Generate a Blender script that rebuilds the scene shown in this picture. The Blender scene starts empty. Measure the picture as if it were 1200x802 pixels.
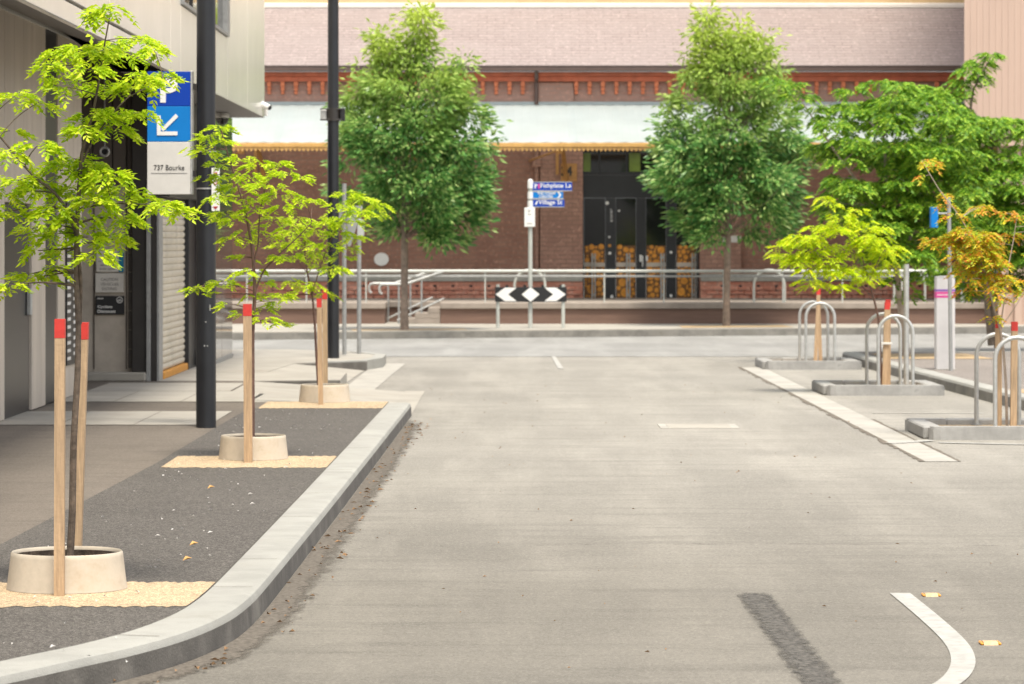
import bpy, math, random
from mathutils import Vector, Matrix
random.seed(7)
R = math.radians
scene = bpy.context.scene
COL = scene.collection

# ------------------------------------------------------------ camera, sky, sun, exposure
F, CX, HY, CZ = 4000.0, 600.0, 280.0, 1.7
cam = bpy.data.cameras.new("camera")
cam.sensor_width = 36.0
cam.lens = 120.0
cam.shift_y = -121.0 / 1200.0
cam.clip_end = 2000
cam.dof.use_dof = True
cam.dof.focus_distance = 17.5
cam.dof.aperture_fstop = 7.5
camo = bpy.data.objects.new("camera", cam)
COL.objects.link(camo)
camo.location = (0, 0, CZ)
camo.rotation_euler = (R(90), 0, 0)
scene.camera = camo

SUN_EL, SUN_AZ = 68.0, 168.0      # azimuth clockwise from +Y
world = bpy.data.worlds.new("World")
scene.world = world
world.use_nodes = True
nt = world.node_tree
nt.nodes.clear()
wo = nt.nodes.new("ShaderNodeOutputWorld")
bg = nt.nodes.new("ShaderNodeBackground")
sky = nt.nodes.new("ShaderNodeTexSky")
sky.sky_type = 'NISHITA'
sky.sun_disc = False
sky.sun_elevation = R(SUN_EL)
sky.sun_rotation = R(SUN_AZ)
sky.dust_density = 3.0
hs = nt.nodes.new("ShaderNodeHueSaturation")
hs.inputs['Saturation'].default_value = 0.25
nt.links.new(sky.outputs[0], hs.inputs['Color'])
nt.links.new(hs.outputs[0], bg.inputs[0])
bg.inputs[1].default_value = 0.13
nt.links.new(bg.outputs[0], wo.inputs[0])

sl = bpy.data.lights.new("sun", 'SUN')
sl.energy = 1.9
sl.angle = R(14)
sl.color = (1.0, 0.93, 0.80)
so = bpy.data.objects.new("sun", sl)
COL.objects.link(so)
az, el = R(SUN_AZ), R(SUN_EL)
sd = Vector((math.sin(az) * math.cos(el), math.cos(az) * math.cos(el), math.sin(el)))
so.rotation_euler = sd.to_track_quat('Z', 'Y').to_euler()
so.location = sd * 60

vs = scene.view_settings
vs.view_transform = 'Standard'
vs.look = 'None'
vs.gamma = 1.0
vs.exposure = 1.27
vs.use_curve_mapping = False
scene.cycles.max_bounces = 8
scene.cycles.use_denoising = True


# ------------------------------------------------------------ photo survey helpers
def G(px, py, z=0.0):                 # ground survey: point of height z seen at this place
    s = (py - HY) / (CZ - z)
    return Vector(((px - CX) / s, F / s, z))


def W(px, py, Y):                     # point at distance Y
    return Vector(((px - CX) / F * Y, Y, CZ - (py - HY) / F * Y))


# ------------------------------------------------------------ mesh builder
class MB:
    def __init__(self):
        self.v = []
        self.f = []
        self.smooth = False

    def add(self, vs_, fs):
        n = len(self.v)
        self.v += [tuple(p) for p in vs_]
        self.f += [tuple(i + n for i in q) for q in fs]
        return self

    def box(self, x0, x1, y0, y1, z0, z1, bev=0.0):
        if x0 > x1: x0, x1 = x1, x0
        if y0 > y1: y0, y1 = y1, y0
        if bev > 0:
            b = min(bev, (x1 - x0) * .45, (y1 - y0) * .45, (z1 - z0) * .45)
            vs_ = []
            for zz, ins in ((z0, b), (z0 + b, 0), (z1 - b, 0), (z1, b)):
                a0, a1, c0, c1 = x0 + ins, x1 - ins, y0 + ins, y1 - ins
                k = b if ins == 0 else b * .5
                vs_ += [(a0 + k, c0, zz), (a1 - k, c0, zz), (a1, c0 + k, zz), (a1, c1 - k, zz),
                        (a1 - k, c1, zz), (a0 + k, c1, zz), (a0, c1 - k, zz), (a0, c0 + k, zz)]
            fs = [tuple(range(7, -1, -1)), tuple(range(24, 32))]
            for l in range(3):
                for i in range(8):
                    j = (i + 1) % 8
                    fs.append((l * 8 + i, l * 8 + j, l * 8 + 8 + j, l * 8 + 8 + i))
            return self.add(vs_, fs)
        vs_ = [(x0, y0, z0), (x1, y0, z0), (x1, y1, z0), (x0, y1, z0), (x0, y0, z1), (x1, y0, z1), (x1, y1, z1), (x0, y1, z1)]
        fs = [(3, 2, 1, 0), (4, 5, 6, 7), (0, 1, 5, 4), (1, 2, 6, 5), (2, 3, 7, 6), (3, 0, 4, 7)]
        return self.add(vs_, fs)

    def poly(self, pts):
        return self.add(pts, [tuple(range(len(pts)))])

    def prism(self, pts, z0, z1):      # plan outline
        n = len(pts)
        a = sum(pts[i][0] * pts[(i + 1) % n][1] - pts[(i + 1) % n][0] * pts[i][1] for i in range(n))
        if a < 0: pts = pts[::-1]
        vs_ = [(p[0], p[1], z0) for p in pts] + [(p[0], p[1], z1) for p in pts]
        fs = [tuple(range(n - 1, -1, -1)), tuple(range(n, 2 * n))]
        fs += [(i, (i + 1) % n, n + (i + 1) % n, n + i) for i in range(n)]
        return self.add(vs_, fs)

    def plate(self, pts, y0, y1):      # outline in x,z given thickness in y
        n = len(pts)
        a = sum(pts[i][0] * pts[(i + 1) % n][1] - pts[(i + 1) % n][0] * pts[i][1] for i in range(n))
        if a < 0: pts = pts[::-1]
        vs_ = [(p[0], y0, p[1]) for p in pts] + [(p[0], y1, p[1]) for p in pts]
        fs = [tuple(range(n)), tuple(range(2 * n - 1, n - 1, -1))]
        fs += [((i + 1) % n, i, n + i, n + (i + 1) % n) for i in range(n)]
        return self.add(vs_, fs)

    def tube(self, pts, rad, n=8, caps=True):
        pts = [Vector(p) for p in pts]
        if not isinstance(rad, (list, tuple)): rad = [rad] * len(pts)
        m = len(pts)
        t0 = (pts[1] - pts[0]).normalized()
        u = t0.orthogonal().normalized()
        vs_ = []
        for i in range(m):
            a = pts[max(i - 1, 0)]; b = pts[min(i + 1, m - 1)]
            t = (b - a).normalized()
            u = (u - t * u.dot(t))
            u = u.normalized() if u.length > 1e-6 else t.orthogonal().normalized()
            w = t.cross(u)
            for k in range(n):
                c = 2 * math.pi * k / n
                vs_.append(pts[i] + (u * math.cos(c) + w * math.sin(c)) * rad[i])
        fs = []
        for i in range(m - 1):
            for k in range(n):
                j = (k + 1) % n
                fs.append((i * n + k, i * n + j, i * n + n + j, i * n + n + k))
        if caps:
            fs.append(tuple(range(n - 1, -1, -1)))
            fs.append(tuple(range((m - 1) * n, m * n)))
        return self.add(vs_, fs)

    def lathe(self, c, prof, n=40):    # profile (r, z)
        vs_, fs = [], []
        for r, z in prof:
            for k in range(n):
                a = 2 * math.pi * k / n
                vs_.append((c[0] + r * math.cos(a), c[1] + r * math.sin(a), c[2] + z))
        for i in range(len(prof) - 1):
            for k in range(n):
                j = (k + 1) % n
                fs.append((i * n + k, i * n + j, i * n + n + j, i * n + n + k))
        return self.add(vs_, fs)

    def leaf(self, b, d, side, ln, wd, fold=0.25):
        d = d.normalized()
        s = (side - d * side.dot(d))
        s = s.normalized() if s.length > 1e-5 else d.orthogonal().normalized()
        nrm = d.cross(s)
        m = b + d * ln * 0.45
        up = nrm * wd * fold
        n = len(self.v)
        self.v += [tuple(b), tuple(m + s * wd * .5 + up), tuple(b + d * ln), tuple(m - s * wd * .5 + up)]
        self.f += [(n, n + 1, n + 2), (n, n + 2, n + 3)]

    def build(self, name, mat, parent=None, loc=None, smooth=False):
        if parent is not None:
            o0 = Vector(parent.get('_w', (0, 0, 0)))
        else:
            o0 = Vector(loc) if loc is not None else Vector((0, 0, 0))
        me = bpy.data.meshes.new(name)
        me.from_pydata([(p[0] - o0.x, p[1] - o0.y, p[2] - o0.z) for p in self.v], [], self.f)
        me.materials.append(mat)
        if smooth or self.smooth:
            me.polygons.foreach_set('use_smooth', [True] * len(me.polygons))
            try: me.set_sharp_from_angle(angle=R(40))
            except Exception: pass
        me.update()
        o = bpy.data.objects.new(name, me)
        COL.objects.link(o)
        o['_w'] = tuple(o0)
        if parent is not None: o.parent = parent
        else: o.location = o0
        return o


def tag(o, label=None, cat=None, group=None, kind=None):
    if label: o['label'] = label
    if cat: o['category'] = cat
    if group: o['group'] = group
    if kind: o['kind'] = kind
    return o


def thing(name, loc, label, cat, group=None):
    o = bpy.data.objects.new(name, None)
    COL.objects.link(o)
    o.empty_display_size = .1
    o.location = loc
    o['_w'] = tuple(loc)
    return tag(o, label, cat, group)


def structure(name, mb, mat):
    return tag(mb.build(name, mat), kind='structure')


def copy_tree(o, parent=None):
    c = o.copy()
    COL.objects.link(c)
    if parent is not None: c.parent = parent
    for ch in list(o.children): copy_tree(ch, c)
    return c


# ------------------------------------------------------------ materials
def new_mat(name):
    m = bpy.data.materials.new(name)
    m.use_nodes = True
    t = m.node_tree
    b = t.nodes['Principled BSDF']
    return m, t, b


def nd(t, typ, **kw):
    n = t.nodes.new(typ)
    for k, v in kw.items():
        if hasattr(n, k) and not k[0].isupper(): setattr(n, k, v)
        else: n.inputs[k].default_value = v
    return n


def rgb(c):
    return (c[0], c[1], c[2], 1.0)


def noise_fac(t, coord, scale, detail=4, rough=.6, lo=.35, hi=.65, stretch=None):
    src = coord
    if stretch:
        mp = t.nodes.new('ShaderNodeMapping')
        mp.inputs['Scale'].default_value = stretch
        t.links.new(coord, mp.inputs['Vector'])
        src = mp.outputs[0]
    n = nd(t, 'ShaderNodeTexNoise', Scale=scale, Detail=detail, Roughness=rough)
    t.links.new(src, n.inputs['Vector'])
    mr = nd(t, 'ShaderNodeMapRange')
    mr.inputs['From Min'].default_value = lo
    mr.inputs['From Max'].default_value = hi
    t.links.new(n.outputs['Fac'], mr.inputs['Value'])
    return mr.outputs[0]


def mix(t, fac, a, b):
    m = t.nodes.new('ShaderNodeMix')
    m.data_type = 'RGBA'
    for val, idx in ((fac, 0), (a, 6), (b, 7)):
        if isinstance(val, (int, float)): m.inputs[idx].default_value = val
        elif isinstance(val, tuple): m.inputs[idx].default_value = val if len(val) == 4 else rgb(val)
        else: t.links.new(val, m.inputs[idx])
    return m.outputs[2]


def mat(name, c, rough=.6, var=.18, scale=6.0, bump=0.0, bscale=60.0, metal=0.0, spec=.5, stain=None, stretch=None):
    m, t, b = new_mat(name)
    co = t.nodes.new('ShaderNodeTexCoord').outputs['Object']
    d = tuple(x * (1 - var) for x in c)
    l = tuple(min(1, x * (1 + var * .6)) for x in c)
    col = mix(t, noise_fac(t, co, scale, 6, .65, stretch=stretch), d, l)
    if stain:
        col = mix(t, noise_fac(t, co, scale * .5, 5, .7, .55, .75, stretch=stretch), col, stain)
    t.links.new(col, b.inputs['Base Color'])
    b.inputs['Roughness'].default_value = rough
    b.inputs['Metallic'].default_value = metal
    b.inputs['Specular IOR Level'].default_value = spec
    if bump:
        n = nd(t, 'ShaderNodeTexNoise', Scale=bscale, Detail=4.0)
        t.links.new(co, n.inputs['Vector'])
        bp = nd(t, 'ShaderNodeBump', Strength=bump, Distance=.01)
        t.links.new(n.outputs['Fac'], bp.inputs['Height'])
        t.links.new(bp.outputs[0], b.inputs['Normal'])
    return m


def asphalt(name, c, dark=.75, speck=.5, patch=None, seam=None):
    m, t, b = new_mat(name)
    co = t.nodes.new('ShaderNodeTexCoord').outputs['Object']
    col = mix(t, noise_fac(t, co, .45, 5, .6, .3, .7), tuple(x * dark for x in c), tuple(x * 1.1 for x in c))
    # tyre-polished and dusty streaks along the lane
    col = mix(t, noise_fac(t, co, 1.0, 4, .6, .45, .75, stretch=(1.6, .16, 1)), col, tuple(min(1, x * 1.30) for x in c))
    col = mix(t, noise_fac(t, co, 1.0, 6, .7, .50, .72, stretch=(.8, 5.0, 1)), col, tuple(x * .70 for x in c))
    col = mix(t, noise_fac(t, co, 1.7, 6, .75, .60, .80), col, tuple(x * .68 for x in c))
    # rolled joints and stains across it
    col = mix(t, noise_fac(t, co, 1.0, 5, .7, .56, .80, stretch=(.35, 1.6, 1)), col, tuple(x * .72 for x in c))
    # aggregate: pale and dark stone chips of two sizes
    for sc, lo, hi in ((85, .80, .22), (210, .72, .30)):
        vo = nd(t, 'ShaderNodeTexVoronoi', Scale=float(sc)); t.links.new(co, vo.inputs['Vector'])
        sx = t.nodes.new('ShaderNodeSeparateXYZ'); t.links.new(vo.outputs['Color'], sx.inputs[0])
        g = nd(t, 'ShaderNodeMath', operation='GREATER_THAN'); t.links.new(sx.outputs['X'], g.inputs[0]); g.inputs[1].default_value = lo
        mu = nd(t, 'ShaderNodeMath', operation='MULTIPLY'); t.links.new(g.outputs[0], mu.inputs[0]); mu.inputs[1].default_value = speck
        col = mix(t, mu.outputs[0], col, tuple(min(1, x * 1.75 + .02) for x in c))
        g = nd(t, 'ShaderNodeMath', operation='LESS_THAN'); t.links.new(sx.outputs['Y'], g.inputs[0]); g.inputs[1].default_value = hi
        mu = nd(t, 'ShaderNodeMath', operation='MULTIPLY'); t.links.new(g.outputs[0], mu.inputs[0]); mu.inputs[1].default_value = speck
        col = mix(t, mu.outputs[0], col, tuple(x * .45 for x in c))
    if seam is not None:               # an older, darker lay on the near side of a seam across the road
        sp = t.nodes.new('ShaderNodeSeparateXYZ'); t.links.new(co, sp.inputs[0])
        nz = nd(t, 'ShaderNodeTexNoise', Scale=.7, Detail=5.0); t.links.new(co, nz.inputs['Vector'])
        ad = nd(t, 'ShaderNodeMath', operation='MULTIPLY_ADD'); t.links.new(nz.outputs['Fac'], ad.inputs[0])
        ad.inputs[1].default_value = 3.0; t.links.new(sp.outputs['Y'], ad.inputs[2])
        mr = nd(t, 'ShaderNodeMapRange'); mr.inputs['From Min'].default_value = seam + .5; mr.inputs['From Max'].default_value = seam + 10.5
        mr.inputs['To Min'].default_value = 1; mr.inputs['To Max'].default_value = 0
        t.links.new(ad.outputs[0], mr.inputs['Value'])
        mu = nd(t, 'ShaderNodeMath', operation='MULTIPLY'); t.links.new(mr.outputs[0], mu.inputs[0]); mu.inputs[1].default_value = .85
        mm = t.nodes.new('ShaderNodeMix'); mm.data_type = 'RGBA'; mm.blend_type = 'MULTIPLY'
        t.links.new(mu.outputs[0], mm.inputs[0]); t.links.new(col, mm.inputs[6]); mm.inputs[7].default_value = (.60, .585, .56, 1)
        col = mm.outputs[2]
    t.links.new(col, b.inputs['Base Color'])
    b.inputs['Roughness'].default_value = .85
    b.inputs['Specular IOR Level'].default_value = .3
    n = nd(t, 'ShaderNodeTexNoise', Scale=110.0, Detail=3.0)
    t.links.new(co, n.inputs['Vector'])
    bp = nd(t, 'ShaderNodeBump', Strength=.35, Distance=.006)
    t.links.new(n.outputs['Fac'], bp.inputs['Height'])
    t.links.new(bp.outputs[0], b.inputs['Normal'])
    return m


def brick(name, c1, c2, mortar, bw=.24, rh=.086, ms=.008, soot=None, rough=.85, squash=None):
    m, t, b = new_mat(name)
    tc = t.nodes.new('ShaderNodeTexCoord').outputs['Object']
    sp = t.nodes.new('ShaderNodeSeparateXYZ'); t.links.new(tc, sp.inputs[0])
    cb = t.nodes.new('ShaderNodeCombineXYZ')
    t.links.new(sp.outputs['X'], cb.inputs[0]); t.links.new(sp.outputs['Z'], cb.inputs[1])
    br = nd(t, 'ShaderNodeTexBrick', Scale=1.0)
    br.inputs['Color1'].default_value = rgb(c1); br.inputs['Color2'].default_value = rgb(c2)
    br.inputs['Mortar'].default_value = rgb(mortar)
    br.inputs['Mortar Size'].default_value = ms
    br.inputs['Brick Width'].default_value = bw
    br.inputs['Row Height'].default_value = rh
    br.inputs['Bias'].default_value = -.1
    t.links.new(cb.outputs[0], br.inputs['Vector'])
    col = mix(t, noise_fac(t, tc, 1.3, 6, .7, .35, .7), br.outputs['Color'], soot or tuple(x * .6 for x in c1))
    col2 = mix(t, noise_fac(t, tc, 14, 4, .7, .55, .8), col, tuple(min(1, x * 1.7) for x in c2))
    t.links.new(col2, b.inputs['Base Color'])
    b.inputs['Roughness'].default_value = rough
    bp = nd(t, 'ShaderNodeBump', Strength=.6, Distance=.012)
    iv = nd(t, 'ShaderNodeMath', operation='SUBTRACT'); iv.inputs[0].default_value = 1.0
    t.links.new(br.outputs['Fac'], iv.inputs[1])
    t.links.new(iv.outputs[0], bp.inputs['Height'])
    t.links.new(bp.outputs[0], b.inputs['Normal'])
    return m


def foliage(name, cols, tip=None, ztip=(4, 5.5), trans=.35, rough=.5):
    m, t, b = new_mat(name)
    ge = t.nodes.new('ShaderNodeNewGeometry')
    cr = t.nodes.new('ShaderNodeValToRGB')
    els = cr.color_ramp.elements
    while len(els) < len(cols): els.new(.5)
    for i, c in enumerate(cols):
        els[i].position = i / (len(cols) - 1); els[i].color = rgb(c)
    t.links.new(ge.outputs['Random Per Island'], cr.inputs[0])
    col = cr.outputs[0]
    if tip:                            # young shoots at the top of the crown have their own colour
        co = t.nodes.new('ShaderNodeTexCoord').outputs['Object']
        sp = t.nodes.new('ShaderNodeSeparateXYZ'); t.links.new(co, sp.inputs[0])
        nz = nd(t, 'ShaderNodeTexNoise', Scale=1.6, Detail=2.0); t.links.new(co, nz.inputs['Vector'])
        ad = nd(t, 'ShaderNodeMath', operation='MULTIPLY_ADD'); t.links.new(nz.outputs['Fac'], ad.inputs[0])
        ad.inputs[1].default_value = 2.6; t.links.new(sp.outputs['Z'], ad.inputs[2])
        mr = nd(t, 'ShaderNodeMapRange'); mr.inputs['From Min'].default_value = ztip[0] + 1.3; mr.inputs['From Max'].default_value = ztip[1] + 1.3
        t.links.new(ad.outputs[0], mr.inputs['Value'])
        col = mix(t, mr.outputs[0], col, tip)
    t.links.new(col, b.inputs['Base Color'])
    b.inputs['Roughness'].default_value = rough
    b.inputs['Specular IOR Level'].default_value = .35
    tr = t.nodes.new('ShaderNodeBsdfTranslucent')
    t.links.new(col, tr.inputs['Color'])
    mx = t.nodes.new('ShaderNodeMixShader'); mx.inputs[0].default_value = trans
    out = [n for n in t.nodes if n.type == 'OUTPUT_MATERIAL'][0]
    t.links.new(b.outputs[0], mx.inputs[1]); t.links.new(tr.outputs[0], mx.inputs[2])
    t.links.new(mx.outputs[0], out.inputs[0])
    return m




def worn(name, ca, cb, sc=9, stretch=(1.6, .8, 1)):
    """a stain that breaks up towards its edges"""
    m, t, b = new_mat(name)
    co = t.nodes.new('ShaderNodeTexCoord').outputs['Object']
    t.links.new(mix(t, noise_fac(t, co, 40, 4, .7, .4, .65), ca, cb), b.inputs['Base Color'])
    b.inputs['Roughness'].default_value = .9
    at = t.nodes.new('ShaderNodeAttribute'); at.attribute_name = 'edge'
    ad = nd(t, 'ShaderNodeMath', operation='ADD'); t.links.new(at.outputs['Fac'], ad.inputs[0])
    t.links.new(noise_fac(t, co, sc, 7, .85, .2, .8, stretch=stretch), ad.inputs[1])
    mr = nd(t, 'ShaderNodeMapRange'); mr.inputs['From Min'].default_value = .72; mr.inputs['From Max'].default_value = 1.12
    t.links.new(ad.outputs[0], mr.inputs['Value']); t.links.new(mr.outputs[0], b.inputs['Alpha'])
    return m


MT = {}
MT['road'] = asphalt('road_asphalt', (.248, .232, .202), seam=17.0, speck=.26)
MT['street'] = asphalt('street_asphalt', (.245, .24, .225), speck=.2)
MT['path'] = asphalt('path_asphalt', (.140, .119, .097), dark=.7, speck=.3)
MT['strip'] = asphalt('strip_asphalt', (.090, .081, .071), dark=.8, speck=.8)
MT['kerb_face'] = mat('kerb_face_shaded_bluestone', (.115, .105, .092), .9, .3, 4, .3, 90, stain=(.19, .175, .15))  # grimy bluestone, with the shade on the upright face put into its tone
MT['rpath'] = asphalt('right_path_asphalt', (.20, .175, .155))
MT['concrete'] = mat('concrete', (.36, .34, .30), .85, .2, 2.5, .2, 90, stain=(.24, .22, .19))
MT['slab'] = mat('concrete_slab', (.34, .315, .27), .9, .15, 1.5, .15, 120, stain=(.26, .23, .19))
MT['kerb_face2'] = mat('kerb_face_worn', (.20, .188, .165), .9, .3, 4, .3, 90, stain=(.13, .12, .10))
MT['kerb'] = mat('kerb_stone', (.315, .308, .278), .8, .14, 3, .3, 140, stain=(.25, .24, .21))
MT['bluestone'] = mat('bluestone', (.31, .30, .28), .85, .2, 5, .3, 110, stain=(.12, .12, .115))
MT['gravel'] = asphalt('gravel_binder', (.42, .315, .20), dark=.75, speck=.6)
MT['gravel2'] = mat('gravel_binder_far', (.42, .30, .17), .95, .3, 40, .5, 120)
MT['dirt'] = mat('gutter_dirt', (.145, .122, .095), .95, .25, 7, .5, 120, stain=(.20, .175, .14))
MT['paint'] = mat('road_paint', (.37, .36, .33), .8, .2, 14, .3, 150, stain=(.27, .255, .225))
MT['pot'] = mat('tree_ring_plastic', (.50, .435, .345), .6, .15, 5, .1, 40, stain=(.36, .28, .19))
MT['soil'] = mat('soil', (.07, .05, .035), .95, .5, 40, .8, 60)
MT['wood'] = mat('stake_timber', (.43, .295, .175), .75, .25, 9, .2, 60, stretch=(8, 8, .6))
MT['red'] = mat('red_tip_paint', (.55, .035, .025), .6, .15, 20)
MT['bark'] = mat('sapling_bark', (.115, .085, .062), .85, .45, 22, .5, 60)
MT['bark_red'] = mat('young_bark', (.14, .075, .055), .7, .3, 22, .3, 60)
MT['bark_pale'] = mat('pale_bark', (.36, .29, .23), .8, .3, 14, .3, 60)
MT['bark_grey'] = mat('grey_bark', (.22, .165, .125), .85, .35, 12, .5, 50)
MT['black_paint'] = mat('black_paint', (.014, .015, .018), .35, .25, 3, spec=.5)
MT['dark_metal'] = mat('dark_bronze', (.028, .024, .021), .45, .2, 3)
MT['galv'] = mat('galvanised', (.46, .46, .44), .45, .15, 14, metal=.55)
MT['galv_dull'] = mat('galvanised_dull', (.31, .31, .30), .5, .15, 14, metal=.3)
MT['rail'] = mat('rail_paint', (.46, .47, .43), .45, .1, 8, metal=.2)
MT['white'] = mat('white_enamel', (.74, .73, .70), .4, .05, 8)
MT['post_white'] = mat('bollard_white', (.56, .54, .53), .45, .08, 3, stain=(.46, .44, .42))
MT['offwhite'] = mat('offwhite_sign', (.58, .56, .52), .45, .06, 8)
MT['grey_sign'] = mat('grey_sign_plate', (.55, .52, .47), .5, .08, 10)
MT['signback'] = mat('sign_back', (.50, .51, .50), .45, .08, 8, metal=.3)
MT['blue_dark'] = mat('sign_blue_dark', (.004, .045, .34), .5, .04, 5, spec=.2)
MT['blue_mid'] = mat('sign_blue_mid', (.005, .17, .50), .5, .04, 5, spec=.2)
MT['teal'] = mat('sign_teal', (.01, .19, .33), .4, .04, 5)
MT['pink'] = mat('magenta_band', (.60, .05, .26), .5, .08, 20)
MT['purple'] = mat('purple_band', (.22, .10, .36), .5, .08, 20)
MT['black'] = mat('sign_black', (.012, .012, .013), .45, .05, 5)
MT['ink'] = mat('ink', (.03, .028, .026), .6, .05, 5)
MT['ink_grey'] = mat('ink_grey', (.16, .15, .14), .6, .05, 5)
MT['ink_red'] = mat('ink_red', (.35, .02, .02), .6, .05, 5)
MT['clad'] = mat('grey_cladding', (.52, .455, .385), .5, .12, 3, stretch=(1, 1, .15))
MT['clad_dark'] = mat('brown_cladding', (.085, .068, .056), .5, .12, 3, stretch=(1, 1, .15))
MT['pillar'] = mat('pillar_concrete', (.44, .385, .32), .8, .2, 2.2, .15, 90, stain=(.31, .265, .215))
MT['tile'] = mat('dark_tile', (.115, .10, .085), .5, .2, 8)
MT['cream'] = mat('cream_gloss_panel', (.82, .77, .68), .22, .05, .8, spec=.6)
MT['soffit'] = mat('soffit_metal', (.085, .074, .066), .45, .1, 2)
MT['shutter'] = mat('shutter_steel', (.58, .52, .42), .5, .15, 3, stain=(.28, .25, .2))
MT['orange'] = mat('orange_paint', (.60, .27, .04), .7, .25, 18, stain=(.4, .22, .08))
MT['glass_shop'] = mat('shopfront_glass', (.13, .11, .095), .04, .05, 1, spec=.6)
MT['glass_dark'] = mat('dark_glass', (.012, .013, .013), .06, .1, 1, spec=.5)
MT['glass_win'] = mat('window_glass', (.03, .03, .03), .05, .1, 1, spec=.5)
MT['brick'] = brick('shed_brick', (.27, .132, .092), (.345, .185, .13), (.24, .165, .125), soot=(.205, .105, .075))
MT['brick_pier'] = brick('pier_brick', (.32, .175, .13), (.39, .225, .165), (.20, .13, .10), soot=(.25, .14, .105))
MT['brick_red'] = brick('base_brick', (.54, .205, .135), (.64, .33, .24), (.40, .28, .22), soot=(.42, .165, .11))
MT['brick_top'] = brick('frieze_brick', (.33, .165, .12), (.40, .22, .165), (.30, .22, .18), soot=(.33, .21, .165))
MT['cornice'] = mat('red_cornice', (.45, .115, .055), .75, .25, 5, stain=(.30, .10, .06))
MT['dentil'] = mat('dentil_brick', (.60, .18, .08), .75, .25, 9)
MT['slate'] = brick('roof_slate', (.25, .20, .187), (.30, .245, .228), (.165, .13, .122), bw=.34, rh=.062, ms=.010, soot=(.255, .21, .197), rough=.6)
MT['gutter'] = mat('gutter_brown', (.10, .062, .05), .5, .15, 4)
MT['ridge'] = mat('ridge_cap', (.70, .65, .58), .6, .08, 3)
MT['tanwall'] = mat('tan_wall', (.50, .36, .20), .8, .1, 3)
MT['canopy'] = mat('canopy_sheet', (.50, .575, .57), .45, .08, 1.2)
_m = MT['canopy']; _t = _m.node_tree
_tr = _t.nodes.new('ShaderNodeBsdfTranslucent'); _tr.inputs['Color'].default_value = (.80, .84, .84, 1)
_mx = _t.nodes.new('ShaderNodeMixShader'); _mx.inputs[0].default_value = .38
_o = [n for n in _t.nodes if n.type == 'OUTPUT_MATERIAL'][0]
_t.links.new(_t.nodes['Principled BSDF'].outputs[0], _mx.inputs[1]); _t.links.new(_tr.outputs[0], _mx.inputs[2]); _t.links.new(_mx.outputs[0], _o.inputs[0])
MT['valance'] = mat('valance_ochre', (.52, .30, .09), .6, .15, 6)
MT['ochre'] = mat('bracket_ochre', (.42, .21, .06), .6, .2, 6)
MT['ledge'] = mat('grey_ledge', (.34, .33, .29), .85, .2, 4, .2, 60)
MT['platform'] = mat('platform_face', (.165, .098, .072), .85, .2, 3, .2, 50, stretch=(.4, 1, 6))
MT['coping'] = mat('platform_coping', (.28, .235, .195), .85, .15, 3, .1, 60)
MT['log'] = mat('log_print', (.66, .27, .025), .5, .3, 18)
MT['log_dark'] = mat('log_print_dark', (.16, .065, .014), .5, .3, 25)
MT['lime'] = mat('lime_reflection', (.16, .24, .03), .3, .2, 6)
MT['tower'] = mat('tower_cladding', (.46, .33, .26), .7, .08, 2, stretch=(1, 1, .1))
MT['leafdry'] = mat('dry_leaf', (.26, .15, .07), .8, .5, 30)
MT['orange_pale'] = mat('worn_reflector_body', (.50, .36, .20), .7, .25, 40)
MT['amber'] = mat('amber_reflector', (.70, .28, .02), .3, .05, 8)
MT['fol_lime'] = foliage('fresh_lime_leaf', [(.30, .47, .008), (.43, .60, .010), (.56, .70, .015), (.68, .76, .05)], trans=.48)
MT['fol_yellow'] = foliage('yellow_leaf', [(.38, .54, .008), (.50, .66, .010), (.60, .72, .012), (.70, .68, .02)], trans=.42)
MT['fol_orange'] = foliage('orange_leaf', [(.26, .42, .03), (.44, .50, .02), (.60, .50, .02), (.64, .34, .03), (.58, .20, .03), (.62, .55, .02), (.30, .44, .03)], trans=.4)
MT['fol_rust'] = foliage('rust_leaf', [(.40, .16, .05), (.48, .24, .06), (.34, .09, .03)], trans=.3)
MT['fol_green'] = foliage('green_leaf', [(.08, .20, .022), (.15, .32, .028), (.26, .44, .035), (.42, .58, .06)], trans=.38)
MT['fol_dark'] = foliage('dark_ash_leaf', [(.055, .16, .042), (.105, .26, .065), (.20, .39, .095), (.50, .62, .22)], tip=(.50, .60, .09), ztip=(3.3, 5.8), trans=.38, rough=.33)


def text(name, body, w, h, m, parent, pos, rot=(R(90), 0, 0), depth=.001, bold=0.0, align='CENTER'):
    """lettering as a mesh fitted in w x h, centred at pos (world)"""
    cu = bpy.data.curves.new(name, 'FONT')
    cu.body = body
    cu.align_x = 'CENTER' if align == 'CENTER' else 'LEFT'
    cu.extrude = depth
    cu.offset = bold
    to = bpy.data.objects.new(name, cu)
    COL.objects.link(to)
    dg = bpy.context.evaluated_depsgraph_get()
    me = bpy.data.meshes.new_from_object(to.evaluated_get(dg))
    bpy.data.objects.remove(to)
    bpy.data.curves.remove(cu)
    xs = [v.co.x for v in me.vertices]; ys = [v.co.y for v in me.vertices]
    cx, cy = (min(xs) + max(xs)) / 2, (min(ys) + max(ys)) / 2
    sx = w / max(1e-6, max(xs) - min(xs)); sy = h / max(1e-6, max(ys) - min(ys))
    for v in me.vertices:
        v.co.x = (v.co.x - cx) * sx; v.co.y = (v.co.y - cy) * sy
    me.materials.clear(); me.materials.append(m)
    o = bpy.data.objects.new(name, me)
    COL.objects.link(o)
    o0 = Vector(parent['_w'])
    o.parent = parent
    o.location = Vector(pos) - o0
    o.rotation_euler = rot
    o['_w'] = tuple(pos)
    return o


# ============================================================ GROUND
structure('road', MB().poly([(-200, -40, 0), (200, -40, 0), (200, 400, 0), (-200, 400, 0)]), MT['road'])


def kerbY(X):                          # far kerb line of the cross street
    return 58.5 + .295 * X


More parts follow.
